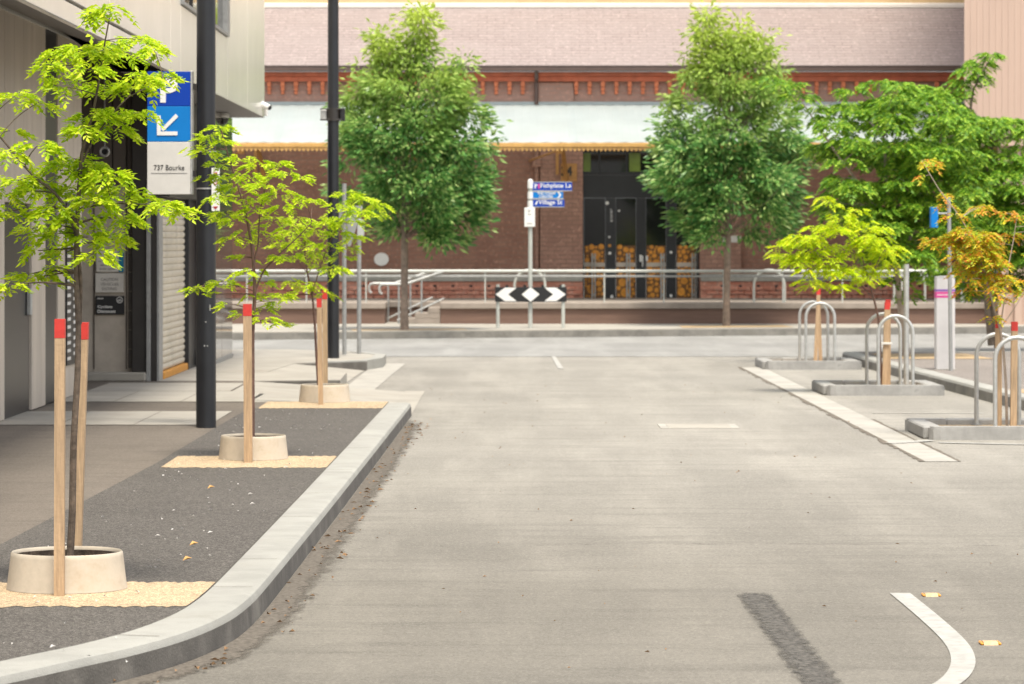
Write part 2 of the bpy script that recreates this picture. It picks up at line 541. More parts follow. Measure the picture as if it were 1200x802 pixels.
structure('cross_street', MB().poly([(-60, 48.6, .004), (2.0, 49.2, .004), (60, 47.9, .004), (60, kerbY(14), .004), (14, kerbY(14), .004), (-14, kerbY(-14), .004), (-60, kerbY(-14), .004)]), MT['street'])

# left kerb line (outer edge), straight then flaring out towards the camera
outer = [(-6.5, 2.5), (-3.1, 9.5), (-1.84, 12.3), (-1.63, 12.8), (-1.455, 13.18), (-1.29, 13.7), (-1.185, 14.3), (-1.14, 14.9), (-1.12, 15.75), (-1.06, 21.5), (-.96, 32.8)]


def smooth_line(pts, it=2):
    for _ in range(it):
        q = [pts[0]]
        for i in range(len(pts) - 1):
            a, b = Vector(pts[i]), Vector(pts[i + 1])
            q += [tuple(a * .75 + b * .25), tuple(a * .25 + b * .75)]
        q.append(pts[-1]); pts = q
    return pts


outer = smooth_line(outer)


def offset_line(pts, d):
    out = []
    for i in range(len(pts)):
        a = Vector(pts[max(i - 1, 0)]); b = Vector(pts[min(i + 1, len(pts) - 1)])
        t = (b - a).normalized()
        n = Vector((-t.y, t.x))
        out.append(tuple(Vector(pts[i]) + n * d))
    return out


inner = offset_line(outer, .23)


def sweep_profile(line, prof):         # prof (offset inward, z)
    mb = MB()
    rings = [offset_line(line, d) for d, z in prof]
    n = len(line); vs_ = []
    for k, (d, z) in enumerate(prof):
        vs_ += [(p[0], p[1], z) for p in rings[k]]
    fs = []
    for k in range(len(prof) - 1):
        for i in range(n - 1):
            fs.append((k * n + i, k * n + i + 1, (k + 1) * n + i + 1, (k + 1) * n + i))
    fs.append(tuple(k * n + n - 1 for k in range(len(prof))))
    fs.append(tuple(k * n for k in range(len(prof) - 1, -1, -1)))
    mb.add(vs_, fs)
    return mb


kb = sweep_profile(outer, [(.011, .088), (.014, .100), (.022, .117), (.045, .125), (.228, .125), (.229, -.05)])
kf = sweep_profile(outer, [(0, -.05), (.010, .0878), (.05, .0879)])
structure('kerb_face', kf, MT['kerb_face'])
kb.smooth = True
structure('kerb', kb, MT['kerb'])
# hairline joints between the kerb stones
jm = MB()
L = 0
for i in range(len(outer) - 1):
    a, b = Vector(outer[i]), Vector(outer[i + 1])
    L += (b - a).length
    if L > 1.9 and a.y > 8:
        L = 0
        t = (b - a).normalized(); n = Vector((-t.y, t.x))
        p = a + n * .046; q = a + n * .226
        w = t * .004
        jm.poly([(*(p - w), .1275), (*(p + w), .1275), (*(q + w), .1275), (*(q - w), .1275)])
structure('kerb_joints', jm, MT['dirt'])
FZ = .12
path_edge = [p for p in offset_line(outer, .231)]
structure('left_footpath', MB().prism([(-60, 2.5)] + path_edge + [(-1.19, 33.03), (-2.5, 33.03), (-2.9, 34.2), (-2.9, 37.9), (-60, 37.9)], -.05, FZ), MT['path'])
# driveway ramp that dips to the road between the kerb end and the next footpath piece
rm = MB()
rm.poly([(-1.19, 33.031, .004), (-1.19, 37.9, .004), (-2.9, 37.9, FZ), (-2.9, 34.2, FZ), (-2.5, 33.04, FZ - .01)])
structure('driveway_ramp', rm, MT['slab'])
structure('path_tail', MB().poly([(-1.19, 32.8, .0), (-.97, 32.8, .006), (-.97, 38.0, .006), (-1.19, 38, .006)]), MT['slab'])
ft = MB()
ft.prism([(-60, 37.9), (-2.75, 37.9), (-1.92, 38.15), (-1.95, 40.3), (-2.9, 40.3), (-60, 40.3)], -.05, FZ + .004)
structure('middle_footpath', ft, MT['slab'])
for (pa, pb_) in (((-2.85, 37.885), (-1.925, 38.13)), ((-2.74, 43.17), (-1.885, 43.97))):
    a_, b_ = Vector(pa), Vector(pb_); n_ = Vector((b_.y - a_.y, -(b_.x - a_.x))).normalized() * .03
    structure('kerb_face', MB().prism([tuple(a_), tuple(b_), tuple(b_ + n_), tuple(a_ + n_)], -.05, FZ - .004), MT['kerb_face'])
structure('crossing_ramp', MB().poly([(-1.95, 40.3, .006), (-1.9, 44.0, .006), (-2.75, 43.2, FZ), (-2.9, 40.3, FZ)]), MT['slab'])
structure('corner_footpath', MB().prism([(-60, 40.3), (-2.9, 40.3), (-2.75, 43.2), (-1.9, 44.05), (-1.72, 45.0), (-1.73, 46.3), (-2.2, 47.6), (-3.2, 48.6), (-60, 48.6)], -.05, FZ + .006), MT['slab'])
structure('corner_kerb', MB().prism([(-2.45, 43.42), (-1.88, 43.98), (-1.70, 44.95), (-1.71, 46.35), (-2.2, 47.72), (-2.25, 47.5), (-1.86, 46.3), (-1.85, 45.0), (-1.98, 44.15), (-2.5, 43.62)], -.05, FZ + .012), MT['kerb'])
structure('corner_apron', MB().poly([(-1.9, 38.1, .005), (-1.55, 38.1, .005), (-1.45, 46.4, .005), (-1.69, 46.4, .005), (-1.87, 44.0, .009)]), MT['concrete'])

# dark asphalt strip that carries the trees
pin = [p for p in offset_line(outer, .233) if p[1] > 8]
pin2 = [p for p in pin if p[1] >= 9.6]
structure('tree_strip', MB().poly([(-3.4, 9.4, FZ + .004)] + [(p[0], p[1], FZ + .004) for p in pin2 if p[1] < 32.0] + [(-1.205, 31.8, FZ + .004), (-2.42, 31.8, FZ + .004), (-2.46, 30.6, FZ + .004), (-2.5, 24, FZ + .004), (-2.64, 17.5, FZ + .004), (-3.1, 13.0, FZ + .004)]), MT['strip'])
# concrete flags across the footpath
flags = MB()
for (y0, y1) in ((28.9, 31.2), (33.0, 35.3)):
    for k in range(3):
        x1 = -2.56 - k * .65
        flags.poly([(x1 - .642, y0, FZ + .005), (x1, y0 + .02, FZ + .005), (x1, y1, FZ + .005), (x1 - .642, y1 - .02, FZ + .005)])
flags.poly([(-4.4, 35.32, FZ + .005), (-2.92, 35.32, FZ + .005), (-2.92, 37.3, FZ + .005), (-4.4, 37.3, FZ + .005)])
structure('concrete_flags', flags, MT['slab'])


def pit(y0, y1, x0, name='tree_pit_gravel'):
    def xi(y):
        for i in range(len(pin) - 1):
            if pin[i][1] <= y <= pin[i + 1][1]:
                u = (y - pin[i][1]) / max(1e-6, pin[i + 1][1] - pin[i][1])
                return pin[i][0] * (1 - u) + pin[i + 1][0] * u
        return pin[-1][0]
    pts = []
    m = 60
    for i in range(m + 1):
        u = i / m; x = x0 * (1 - u) + (xi(y0) - .002) * u
        pts.append((x, y0 + random.choice([random.uniform(-.02, .02), random.uniform(-.07, .03)]), FZ + .0062))
    for i in range(1, 6):
        y = y0 + (y1 - y0) * i / 6
        pts.append((xi(y) - .003, y, FZ + .0062))
    for i in range(m + 1):
        u = 1 - i / m; x = x0 * (1 - u) + (xi(y1) - .002) * u
        pts.append((x, y1 + random.choice([random.uniform(-.02, .02), random.uniform(-.07, .03)]), FZ + .0062))
    return structure(name, MB().poly(pts), MT['gravel'])


pit(14.62, 15.66, -2.60)
pit(23.5, 24.75, -2.42)
pit(31.72, 33.0, -2.36)

# ragged dirty gutter beside the kerb
gl = [p for p in outer if 8 < p[1] < 32.7]
gm = MB(); ge = []; NW = 8
for k in range(NW + 1):
    u = k / NW
    for p in offset_line(gl, -.002 - .24 * u):
        gm.v.append((p[0], p[1], .004)); ge.append(max(0, 1.05 - 1.15 * u) * max(0, min(1, (32.6 - p[1]) / 2.5)))
ng = len(gl)
for k in range(NW):
    for i in range(ng - 1): gm.f.append((k * ng + i, k * ng + i + 1, (k + 1) * ng + i + 1, (k + 1) * ng + i))
go_ = structure('gutter_strip', gm, worn('gutter_grime', (.075, .062, .048), (.16, .138, .11), 5, (1.5, .6, 1)))
_a = go_.data.attributes.new('edge', 'FLOAT', 'POINT'); _a.data.foreach_set('value', ge)

# right kerb, footpath and gutter
rk_line = [(7.2, 10), (5.55, 24), (4.97, 35.4), (4.60, 46.0), (4.58, 47.4)]


def lerp_line(l, n):
    out = []
    for i in range(len(l) - 1):
        for k in range(n): out.append(tuple(Vector(l[i]).lerp(Vector(l[i + 1]), k / n)))
    return out + [l[-1]]


rkl = rk_line[::-1]
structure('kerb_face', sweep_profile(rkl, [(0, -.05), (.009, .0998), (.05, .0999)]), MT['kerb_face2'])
rk = sweep_profile(rkl, [(.010, .10), (.022, .125), (.05, .132), (.20, .132), (.201, -.05)])
structure('right_kerb', rk, MT['kerb'])
structure('right_footpath', MB().prism([(p[0], p[1]) for p in offset_line(rkl, .202)] + [(60, 10), (60, 47.4)], -.05, .127), MT['rpath'])
structure('right_kerb_end', MB().box(4.782, 60, 47.402, 47.6, -.05, .13), MT['kerb'])
structure('right_gutter', MB().poly([(3.15, 26.0, .004), (3.40, 26.0, .004), (3.31, 45.0, .004), (3.03, 45.0, .004)]), MT['concrete'])
sm = MB()
for k in range(60):
    y = 26 + k * .32
    x = 3.15 - (y - 26) * .12 / 19
    w = random.uniform(.03, .075)
    sm.poly([(x - w, y, .0045), (x - .001, y, .0045), (x - .001, y + .33, .0045), (x - w * random.uniform(.5, 1), y + .33, .0045)])
    x2 = 3.40 - (y - 26) * .09 / 19
    if y < 32: sm.poly([(x2 + .002, y, .0045), (x2 + random.uniform(.02, .045), y, .0045), (x2 + random.uniform(.02, .04), y + .33, .0045), (x2 + .002, y + .33, .0045)])
structure('gutter_seams', sm, MT['dirt'])

# far pavement with its stone kerb
fk = [(-14, kerbY(-14)), (14, kerbY(14))]
structure('far_kerb', MB().prism([(-14, kerbY(-14) + .03), (14, kerbY(14) + .03), (14, kerbY(14) + .3), (-14, kerbY(-14) + .3)], -.05, .135), MT['slab'])
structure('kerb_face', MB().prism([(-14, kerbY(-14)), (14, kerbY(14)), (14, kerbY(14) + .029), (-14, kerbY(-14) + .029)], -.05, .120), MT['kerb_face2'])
structure('far_footpath', MB().prism([(-60, kerbY(-14) + .301), (-14, kerbY(-14) + .301), (14, kerbY(14) + .301), (60, kerbY(14) + .301), (60, 68), (-60, 68)], -.05, .13), MT['slab'])
structure('far_tree_pit', MB().poly([(-2.7, 57.98, .136), (-.75, 58.62, .136), (-.85, 59.6, .136), (-2.8, 59.2, .136)]), MT['gravel'])
structure('far_tree_pit', MB().poly([(3.0, 60.0, .136), (5.0, 60.6, .136), (4.9, 61.9, .136), (3.0, 61.6, .136)]), MT['gravel2'])
structure('right_tree_pit', MB().poly([(4.95, 44.6, .132), (6.3, 44.6, .132), (6.2, 46.6, .132), (4.9, 46.6, .132)]), MT['gravel2'])
structure('right_tree_pit', MB().poly([(5.25, 33.0, .132), (6.6, 33.0, .132), (6.5, 35.6, .132), (5.15, 35.6, .132)]), MT['gravel2'])


# road paint
def band(center, w, z=.004):
    l = smooth_line(center, 2)
    a = offset_line(l, w / 2); b = offset_line(l, -w / 2)
    mb = MB(); n = len(l)
    mb.add([(p[0], p[1], z) for p in a] + [(p[0], p[1], z) for p in b], [(i, i + 1, n + i + 1, n + i) for i in range(n - 1)])
    return mb


structure('white_line', band([(1.858, 16.35), (1.872, 15.35), (1.872, 14.4), (1.835, 13.85), (1.765, 13.4), (1.66, 13.0), (1.45, 12.5), (.9, 11.3)], .098), MT['paint'])
structure('white_line', MB().poly([(.57, 49.1, .009), (.625, 49.1, .009), (.675, 44.6, .006), (.60, 44.6, .006)]), MT['paint'])
structure('white_line', MB().poly([(3.55, 28.35, .006), (5.2, 27.7, .006), (5.2, 27.82, .006), (3.55, 28.47, .006)]), MT['paint'])
structure('white_line', MB().poly([(3.5, 33.2, .004), (4.6, 33.2, .004), (4.6, 33.32, .004), (3.5, 33.32, .004)]), MT['concrete'])
structure('white_line', MB().poly([(3.15, 28.2, .008), (3.55, 28.6, .008), (3.5, 28.75, .008), (3.1, 28.35, .008)]), MT['paint'])

# scar of an erased line: dark rough patches
scm = worn('line_scar', (.042, .038, .033), (.13, .118, .10), 11)
m_ = MB(); NX, NY = 9, 40; ev = []
for iy in range(NY + 1):
    for ix in range(NX + 1):
        u = ix / NX * 2 - 1; v = iy / NY
        m_.v.append((1.185 - .035 * v + u * .105, 12.6 + 3.85 * v, .004))
        ev.append(max(0, .66 * (1 - abs(u) ** 2.2) * min(1, (1 - v) * 22)))
for iy in range(NY):
    for ix in range(NX):
        a_ = iy * (NX + 1) + ix; m_.f.append((a_, a_ + 1, a_ + NX + 2, a_ + NX + 1))
so_ = structure('erased_line_scar', m_, scm)
_a = so_.data.attributes.new('edge', 'FLOAT', 'POINT'); _a.data.foreach_set('value', ev)

# a worn seam where two lays of asphalt meet
m_ = MB(); ev = []
for ix in range(121):
    for iy in range(4):
        x = -.4 + 9.0 * ix / 120
        m_.v.append((x, 18.9 + .10 * math.sin(x * 1.3) + (iy - 1.5) * .05, .0035)); ev.append(.20 if iy in (1, 2) else 0)
for ix in range(120):
    for iy in range(3):
        a_ = ix * 4 + iy; m_.f.append((a_, a_ + 4, a_ + 5, a_ + 1))
so_ = structure('asphalt_seam', m_, worn('seam_stain', (.12, .108, .092), (.17, .155, .132), 5, (.8, 1.5, 1)))
_a = so_.data.attributes.new('edge', 'FLOAT', 'POINT'); _a.data.foreach_set('value', ev)

# access cover in the road
pc = thing('access_cover', (1.68, 30.9, 0), 'long pale access cover set flush in the middle of the road', 'access cover')
MB().box(1.33, 2.04, 30.55, 31.25, -.02, .006).build('frame', MT['concrete'], pc)
MB().box(1.40, 1.97, 30.62, 31.18, -.02, .010, .004).build('lid', MT['slab'], pc)

# ============================================================ LEFT BUILDING
lb = thing('car_park_building', (-4.4, 36, FZ), 'grey clad car park building with a cream glossy upper storey and a roller shutter', 'building')
XF = -4.4
# vertical cladding boards with shadow gaps
cl = MB()
joints = [18.0]
while joints[-1] < 34.9: joints.append(joints[-1] + .58)
joints[-1] = 34.9
for i in range(len(joints) - 1):
    a, b = joints[i], joints[i + 1]
    for (lo, hi) in ((29.62, 31.28), (32.2, 33.05)):
        pass
    segs = [(a, b)]
    for (lo, hi, full) in ((29.62, 31.28, False), (32.2, 33.05, True)):
        ns = []
        for (p, q) in segs:
            if q <= lo or p >= hi: ns.append((p, q)); continue
            if p < lo: ns.append((p, lo))
            if q > hi: ns.append((hi, q))
            if not full:
                cl.box(XF - .05, XF, max(p, lo) + .006, min(q, hi) - .006, 2.02, 3.70, .004)
        segs = ns
    for (p, q) in segs:
        if q - p > .03: cl.box(XF - .05, XF, p + .006, q - .006, FZ + .01, 3.70, .004)
cl.build('cladding', MT['clad'], lb)
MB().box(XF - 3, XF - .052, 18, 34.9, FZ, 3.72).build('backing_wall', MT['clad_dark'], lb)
dr = MB().box(XF - .045, XF - .02, 29.66, 31.24, FZ + .01, 2.0).build('door', MT['black_paint'], lb)
MB().box(XF - .02, XF + .03, 31.05, 31.12, 1.0, 1.25, .01).build('handle', MT['galv'], dr)
MB().box(XF - .048, XF - .012, 32.21, 33.04, FZ + .01, 3.70).build('dark_panel', MT['black_paint'], lb)
# perforated trim with two columns of light squares
MB().box(XF + .002, XF + .02, 33.6, 34.35, .45, 2.15).build('perforated_trim', MT['black'], lb)
for j, y in ((0, 33.62), (1, 34.08)):
    sq = MB()
    for k in range(21):
        zz = .50 + k * .078 + j * .039
        sq.box(XF + .0202, XF + .024, y, y + .24, zz, zz + .032)
    sq.build('trim_squares', MT['white'], lb)
# recessed return wall that faces the street corner
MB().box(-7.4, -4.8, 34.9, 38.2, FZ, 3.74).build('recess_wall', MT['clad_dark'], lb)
MB().box(-4.80, -4.08, 38.02, 38.3, FZ + .02, 2.3).build('concrete_pillar', MT['pillar'], lb)
for x in (-4.66, -4.30): MB().box(x, x + .012, 38.008, 38.021, FZ + .13, 2.3).build('pillar_groove', MT['clad_dark'], lb)
ti = MB()
for k in range(10): ti.box(-4.272, -4.225, 37.995, 38.019, FZ + .14 + k * .214, FZ + .14 + k * .214 + .208, .004)
ti.build('tile_strip', MT['tile'], lb)
ud = MB()
x = -4.82
for w in (.16, .22, .16, .17): ud.box(x, x + w - .012, 37.97, 38.3, 2.302, 3.74, .004); x += w
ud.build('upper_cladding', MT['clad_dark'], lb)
MB().box(-4.222, -4.062, 37.90, 38.3, FZ + .10, 3.74, .006).build('pilaster', MT['dark_metal'], lb)
MB().box(-4.78, -4.06, 37.80, 38.018, FZ, FZ + .098, .012).build('plinth', MT['slab'], lb)
MB().box(-4.058, -4.01, 37.86, 38.28, FZ, 2.30, .004).build('corner_post', MT['galv_dull'], lb)
MB().box(-4.008, -3.945, 37.88, 38.28, FZ, 2.30, .004).build('corner_post', MT['dark_metal'], lb)
MB().box(-3.943, -3.915, 37.88, 38.28, FZ, 2.14, .003).build('corner_post', MT['galv_dull'], lb)
MB().box(-4.06, -3.80, 37.9, 42.0, 2.17, 3.31).build('lintel', MT['dark_metal'], lb)
# roller shutter of curved slats
sh = MB()
nsl = 26; z0, z1 = FZ + .09, 2.16
prof = []
for k in range(nsl):
    zb = z0 + (z1 - z0) * k / nsl; hgt = (z1 - z0) / nsl
    for u, o in ((0, -.006), (.10, .006), (.40, .016), (.72, .014), (.90, .006), (.94, -.008)):
        prof.append((-3.955 + o, zb + hgt * u))
n = len(prof)
sh.add([(p[0], 38.28, p[1]) for p in prof] + [(p[0], 41.1, p[1]) for p in prof], [(i, n + i, n + i + 1, i + 1) for i in range(n - 1)])
shu = sh.build('roller_shutter', MT['shutter'], lb)
MB().box(-3.97, -3.90, 38.28, 41.1, FZ, FZ + .085, .01).build('bottom_bar', MT['orange'], shu)
MB().box(-4.06, -3.89, 41.1, 42.1, FZ, 3.31, .006).build('dark_column', MT['black_paint'], lb)
# shopfront glass at the end of the facade
gx = -3.72
for (a, b) in ((42.12, 43.75), (43.78, 45.4)): MB().box(gx - .02, gx, a, b, FZ + .06, 3.30).build('shopfront_glass', MT['glass_shop'], lb)
MB().box(gx - .05, gx + .012, 42.1, 45.42, FZ, FZ + .058, .004).build('glass_sill', MT['galv_dull'], lb)
MB().box(-9, gx - .3, 42.1, 45.4, FZ, 3.30).build('inner_wall', MT['pillar'], lb)
# upper storey
fx = -3.3
yb = [8.0, 13.0, 18.0, 23.0, 28.0, 33.0, 34.0, 39.6, 42.6, 45.5]
for i in range(len(yb) - 1):
    a, b = yb[i] + .008, yb[i + 1] - .008
    p = MB()
    if 34.0 <= yb[i] < 39:
        p.box(fx - .06, fx, a, b, 3.315, 4.03, .004); p.box(fx - .06, fx, a, b, 6.0, 9.0, .004)
    elif yb[i] < 33:
        p.box(fx - .06, fx, a, b, 3.315, 3.46, .004); p.box(fx - .06, fx, a, b, 3.49, 9.0, .004)
    else:
        p.box(fx - .06, fx, a, b, 3.315, 9.0, .004)
    p.build('facade_panel', MT['cream'], lb)
MB().box(fx - 6, fx - .062, 8, 45.49, 3.74, 9.0).build('upper_wall', MT['dark_metal'], lb)
MB().box(fx - 6, fx - .002, 45.50, 45.53, 3.315, 9.0).build('end_panel', MT['cream'], lb)
wf = MB()
wf.box(fx - .055, fx + .03, 34.02, 34.12, 4.04, 6.0); wf.box(fx - .055, fx + .03, 39.3, 39.58, 4.04, 6.0)
wf.box(fx - .055, fx + .03, 34.12, 39.3, 4.04, 4.07)
wfo = wf.build('window', MT['galv_dull'], lb)
MB().box(fx - .05, fx - .03, 34.12, 39.3, 4.07, 6.0).build('pane', MT['glass_win'], wfo)
for y in (35.4, 36.7, 38.0): MB().box(fx - .03, fx - .012, y, y + .05, 4.07, 6.0).build('mullion', MT['dark_metal'], wfo)
# soffit: sloped near the doors, flat over the corner
s1 = MB()
s1.poly([(fx, 8, 3.312), (fx, 33.0, 3.312), (XF + .002, 33.0, 3.712), (XF + .002, 8, 3.712)])
s1.poly([(fx, 33.0, 3.312), (fx, 33.0, 3.40), (XF, 33.0, 3.72), (XF + .002, 33.0, 3.712)])
s1.poly([(XF + .001, 33, 3.712), (XF + .001, 38, 3.712), (-9, 38, 3.712), (-9, 33, 3.712)])
s1.poly([(fx, 33.0, 3.313), (fx, 45.5, 3.313), (-9, 45.5, 3.313), (-9, 42.1, 3.313), (-3.79, 42.1, 3.313), (-3.79, 33, 3.313)])
s1.poly([(-3.79, 33, 3.313), (-3.79, 37.9, 3.313), (XF, 37.9, 3.73), (XF, 33, 3.73)])
s1.build('soffit', MT['soffit'], lb)
MB().box(XF + .002, XF + .03, 18, 34.9, 3.68, 3.709).build('edge_trim', MT['galv'], lb)


def camera_body(loc, label, r=.075):
    c = thing('security_camera', loc, label, 'camera')
    m = MB().lathe((0, 0, 0), [(.001, 0), (r * .8, 0), (r * .95, -.02), (r, -.05), (r * .9, -.06)], 20)
    m.v = [(v[0] + loc[0], v[1] + loc[1], v[2] + loc[2]) for v in m.v]
    m.build('mount', MT['white'], c, smooth=True)
    m = MB().lathe(loc, [(r * .88, -.055), (r * .85, -.09), (r * .6, -.125), (r * .25, -.145), (.001, -.15)], 20)
    m.build('dome', MT['glass_dark'], c, smooth=True)
    return c


# cameras: a bullet camera at the corner, a dome under the soffit, a ring-shaped one on a drop rod
loc = Vector((-3.36, 45.25, 3.31))
bc = thing('security_camera', loc, 'white bullet camera with curved arm at the upper corner of the cream building', 'camera')
MB().tube([loc + Vector((.10, 0, .02)), loc + Vector((.10, -.02, .14)), loc + Vector((.02, -.06, .20)), loc + Vector((-.05, -.10, .18))], .026, 10).build('arm', MT['white'], bc, smooth=True)
b0 = loc + Vector((.02, -.08, .19)); b1 = b0 + Vector((.14, -.10, -.07))
MB().tube([b0, b0.lerp(b1, .1), b1], [.022, .038, .038], 14).build('housing', MT['white'], bc, smooth=True)
MB().tube([b1, b1 + (b1 - b0).normalized() * .012], [.029, .029], 14).build('lens', MT['black'], bc)
camera_body(Vector((-3.70, 43.8, 3.312)), 'small dark dome camera under the soffit beside the thick black pole')
loc = Vector((-4.50, 37.7, 3.73))
rc = thing('security_camera', loc, 'round ring-shaped camera hanging on a thin rod in the dark recess', 'camera')
MB().tube([loc, loc + Vector((0, 0, -1.02))], .008, 8).build('rod', MT['galv_dull'], rc)
rp = [loc + Vector((math.cos(a) * .047, 0, -1.068 + math.sin(a) * .047)) for a in [2 * math.pi * k / 24 for k in range(25)]]
MB().tube(rp, .014, 8, False).build('ring', MT['galv'], rc, smooth=True)
MB().tube([loc + Vector((0, .02, -1.068)), loc + Vector((0, .0, -1.068))], .036, 16).build('lens', MT['black'], rc)

# parking sign carried by the thick pole
Yp = 28.5
def PX(px): return (px - 600) * Yp / F
def PZ_(py): return CZ + (HY - py) * Yp / F
ps = thing('parking_sign', (PX(198), Yp, PZ_(228)), 'tall blue and white parking sign with a P and an arrow', 'sign')
sx0, sx1 = PX(172.5), PX(223)
zt, zm, zl, zb = PZ_(84), PZ_(124.5), PZ_(166.5), PZ_(228)
MB().box(sx0, sx1, Yp, Yp + .13, zl + .002, zm - .002, .003).build('middle_panel', MT['blue_mid'], ps)
MB().box(sx0, sx1, Yp, Yp + .13, zm, zt, .003).build('top_panel', MT['blue_dark'], ps)
MB().box(sx0, sx1, Yp, Yp + .13, zb, zl, .003).build('lower_panel', MT['offwhite'], ps)
MB().box(sx1 + .001, sx1 + .018, Yp + .002, Yp + .133, zb, zt + .004, .003).build('side_frame', MT['galv'], ps)
for z in (zb + .15, zt - .15): MB().box(sx1 + .018, PX(229), Yp + .05, Yp + .09, z, z + .05).build('bracket', MT['dark_metal'], ps)
text('lettering', 'P', PX(208) - PX(187.5), PZ_(92) - PZ_(120.5), MT['white'], ps, (PX(198), Yp - .003, PZ_(106.2)), bold=.03)
ar = MB()
yk0, yk1 = Yp - .006, Yp - .001
ar.plate([(PX(184), PZ_(158.8)), (PX(208), PZ_(158.8)), (PX(208), PZ_(154.3)), (PX(188.4), PZ_(154.3)), (PX(188.4), PZ_(135.5)), (PX(184), PZ_(135.5))], yk0, yk1)
ar.plate([(PX(188.6), PZ_(151.3)), (PX(191.4), PZ_(154.1)), (PX(209), PZ_(137)), (PX(206), PZ_(133.6))], yk0, yk1)
ar.build('arrow', MT['white'], ps)
text('lettering', '737 Bourke', PX(216) - PX(180.5), PZ_(193.5) - PZ_(199.5), MT['ink'], ps, (PX(198.3), Yp - .003, PZ_(196.5)))
MB().box(PX(177), PX(219), Yp - .003, Yp, PZ_(203.4), PZ_(202.9)).build('rule', MT['ink_grey'], ps)

# wall signs on the concrete pillar
Yw = 37.985


def wall_sign(x0, x1, y0, y1, m, label):
    a = W(x0, y1, Yw); b = W(x1, y0, Yw)
    s = thing('wall_sign', ((a.x + b.x) / 2, Yw, a.z), label, 'sign')
    MB().box(a.x, b.x, Yw, Yw + .035, a.z, b.z, .004).build('panel', m, s)
    return s, a, b


s, a, b = wall_sign(112.5, 139, 294, 319, MT['grey_sign'], 'pale wall sign with small print and a teal stripe, topmost of the three')
MB().box(b.x + .001, b.x + .055, Yw - .002, Yw + .035, a.z, b.z, .003).build('stripe', MT['teal'], s)
ln = MB(); cx = (a.x + b.x) / 2
for k, (w, n) in enumerate(((.085, 1), (.10, 2), (.19, 4), (.15, 3), (.17, 2))):
    z = b.z - .035 - k * .042
    x = cx - w / 2
    for q in range(n):
        ww = w / n
        for c in range(int(ww / .016)):
            hh = random.uniform(.012, .019)
            ln.box(x + c * .016, x + c * .016 + .010, Yw - .002, Yw, z - hh / 2, z + hh / 2)
        x += ww + .006
ln.build('small_print', MT['ink_grey'], s)
s, a, b = wall_sign(111.5, 145, 320.5, 343, MT['grey_sign'], 'pale wall sign reading caution vehicles exiting, middle of the three')
cx = (a.x + b.x) / 2
for k, (tx, w) in enumerate((('CAUTION', .19), ('VEHICLES', .20), ('EXITING', .16))):
    text('lettering', tx, w, .032, MT['ink_grey'], s, (cx, Yw - .002, b.z - .068 - k * .052))
s, a, b = wall_sign(112, 145.5, 347, 369, MT['black'], 'black wall sign asking cyclists to dismount, lowest of the three')
text('lettering', 'Cyclists', .165, .038, MT['white'], s, (a.x + .105, Yw - .002, a.z + .085), bold=.02)
text('lettering', 'Dismount', .20, .034, MT['white'], s, (a.x + .122, Yw - .002, a.z + .038), bold=.02)
sy = MB()
c0 = Vector((b.x - .05, Yw - .004, b.z - .045))
sy.tube([c0 + Vector((math.cos(t) * .032, 0, math.sin(t) * .032)) for t in [2 * math.pi * k / 24 for k in range(25)]], .0035, 6, False)
for dx in (-.012, .012): sy.tube([c0 + Vector((dx + math.cos(t) * .009, 0, -.008 + math.sin(t) * .009)) for t in [2 * math.pi * k / 12 for k in range(13)]], .002, 5, False)
sy.tube([c0 + Vector((-.012, 0, -.008)), c0 + Vector((-.003, 0, .008)), c0 + Vector((.008, 0, .008)), c0 + Vector((.012, 0, -.008))], .002, 5)
sy.tube([c0 + Vector((-.02, 0, -.022)), c0 + Vector((.02, 0, .022))], .002, 5)
sy.build('bicycle_symbol', MT['white'], s)
dsh = MB()
for k in range(5): dsh.box(a.x + .02 + k * .014, a.x + .03 + k * .014, Yw - .002, Yw, b.z - .035, b.z - .022)
dsh.build('small_print', MT['offwhite'], s)

# ============================================================ GOODS SHED
YS = 68.0
sh_ = thing('goods_shed', (0, YS, 0), 'long red brick goods shed with slate roof and pale verandah awning', 'building')
XL, XR = -16.0, 12.5


def SX(px): return (px - 600) / (F / YS)
def SZ(py): return CZ + (HY - py) / (F / YS)


dx0, dx1 = SX(683), SX(820)
w = MB()
w.box(XL, dx0, YS, YS + .5, -.05, SZ(122)); w.box(dx1, XR, YS, YS + .5, -.05, SZ(122)); w.box(dx0, dx1, YS, YS + .5, SZ(176), SZ(122))
w.build('wall', MT['brick'], sh_)
for (a, b) in ((SX(633), dx0 - .002), (dx1 + .002, SX(868))): MB().box(a, b, YS - .10, YS - .002, .5, 4.2).build('pier', MT['brick_pier'], sh_)
for (a, b) in ((XL, dx0 - .01), (dx1 + .01, XR)):
    MB().box(a, b, YS - .16, YS - .102, .40, SZ(330)).build('base_course', MT['brick_red'], sh_)
for (a, b) in ((XL, dx0 - .01), (dx1 + .01, XR)):
    bl = MB(); x = a
    for row, (zz, yo) in enumerate(((.50, .09), (.585, .06), (.67, .03))):
        x = a + (row % 2) * .12
        while x < b - .26:
            j = random.uniform(-.012, .016)
            bl.box(x, x + .235, YS - .162 - yo - j, YS - .16, zz, zz + .07, .008); x += .25
    bl.build('stepped_footing', MT['brick_red'], sh_)
    MB().box(a, b, YS - .20, YS - .104, SZ(330), SZ(321), .01).build('ledge', MT['ledge'], sh_)
x = SX(405)
while x < 12:
    if not (dx0 - .2 < x < dx1 + .2): MB().box(x - .03, x + .03, YS - .166, YS - .1598, SZ(345), SZ(334)).build('vent_slot', MT['black'], sh_)
    x += .357
x = SX(405)
while x > -7:
    x -= .357; MB().box(x - .03, x + .03, YS - .166, YS - .1598, SZ(345), SZ(334)).build('vent_slot', MT['black'], sh_)
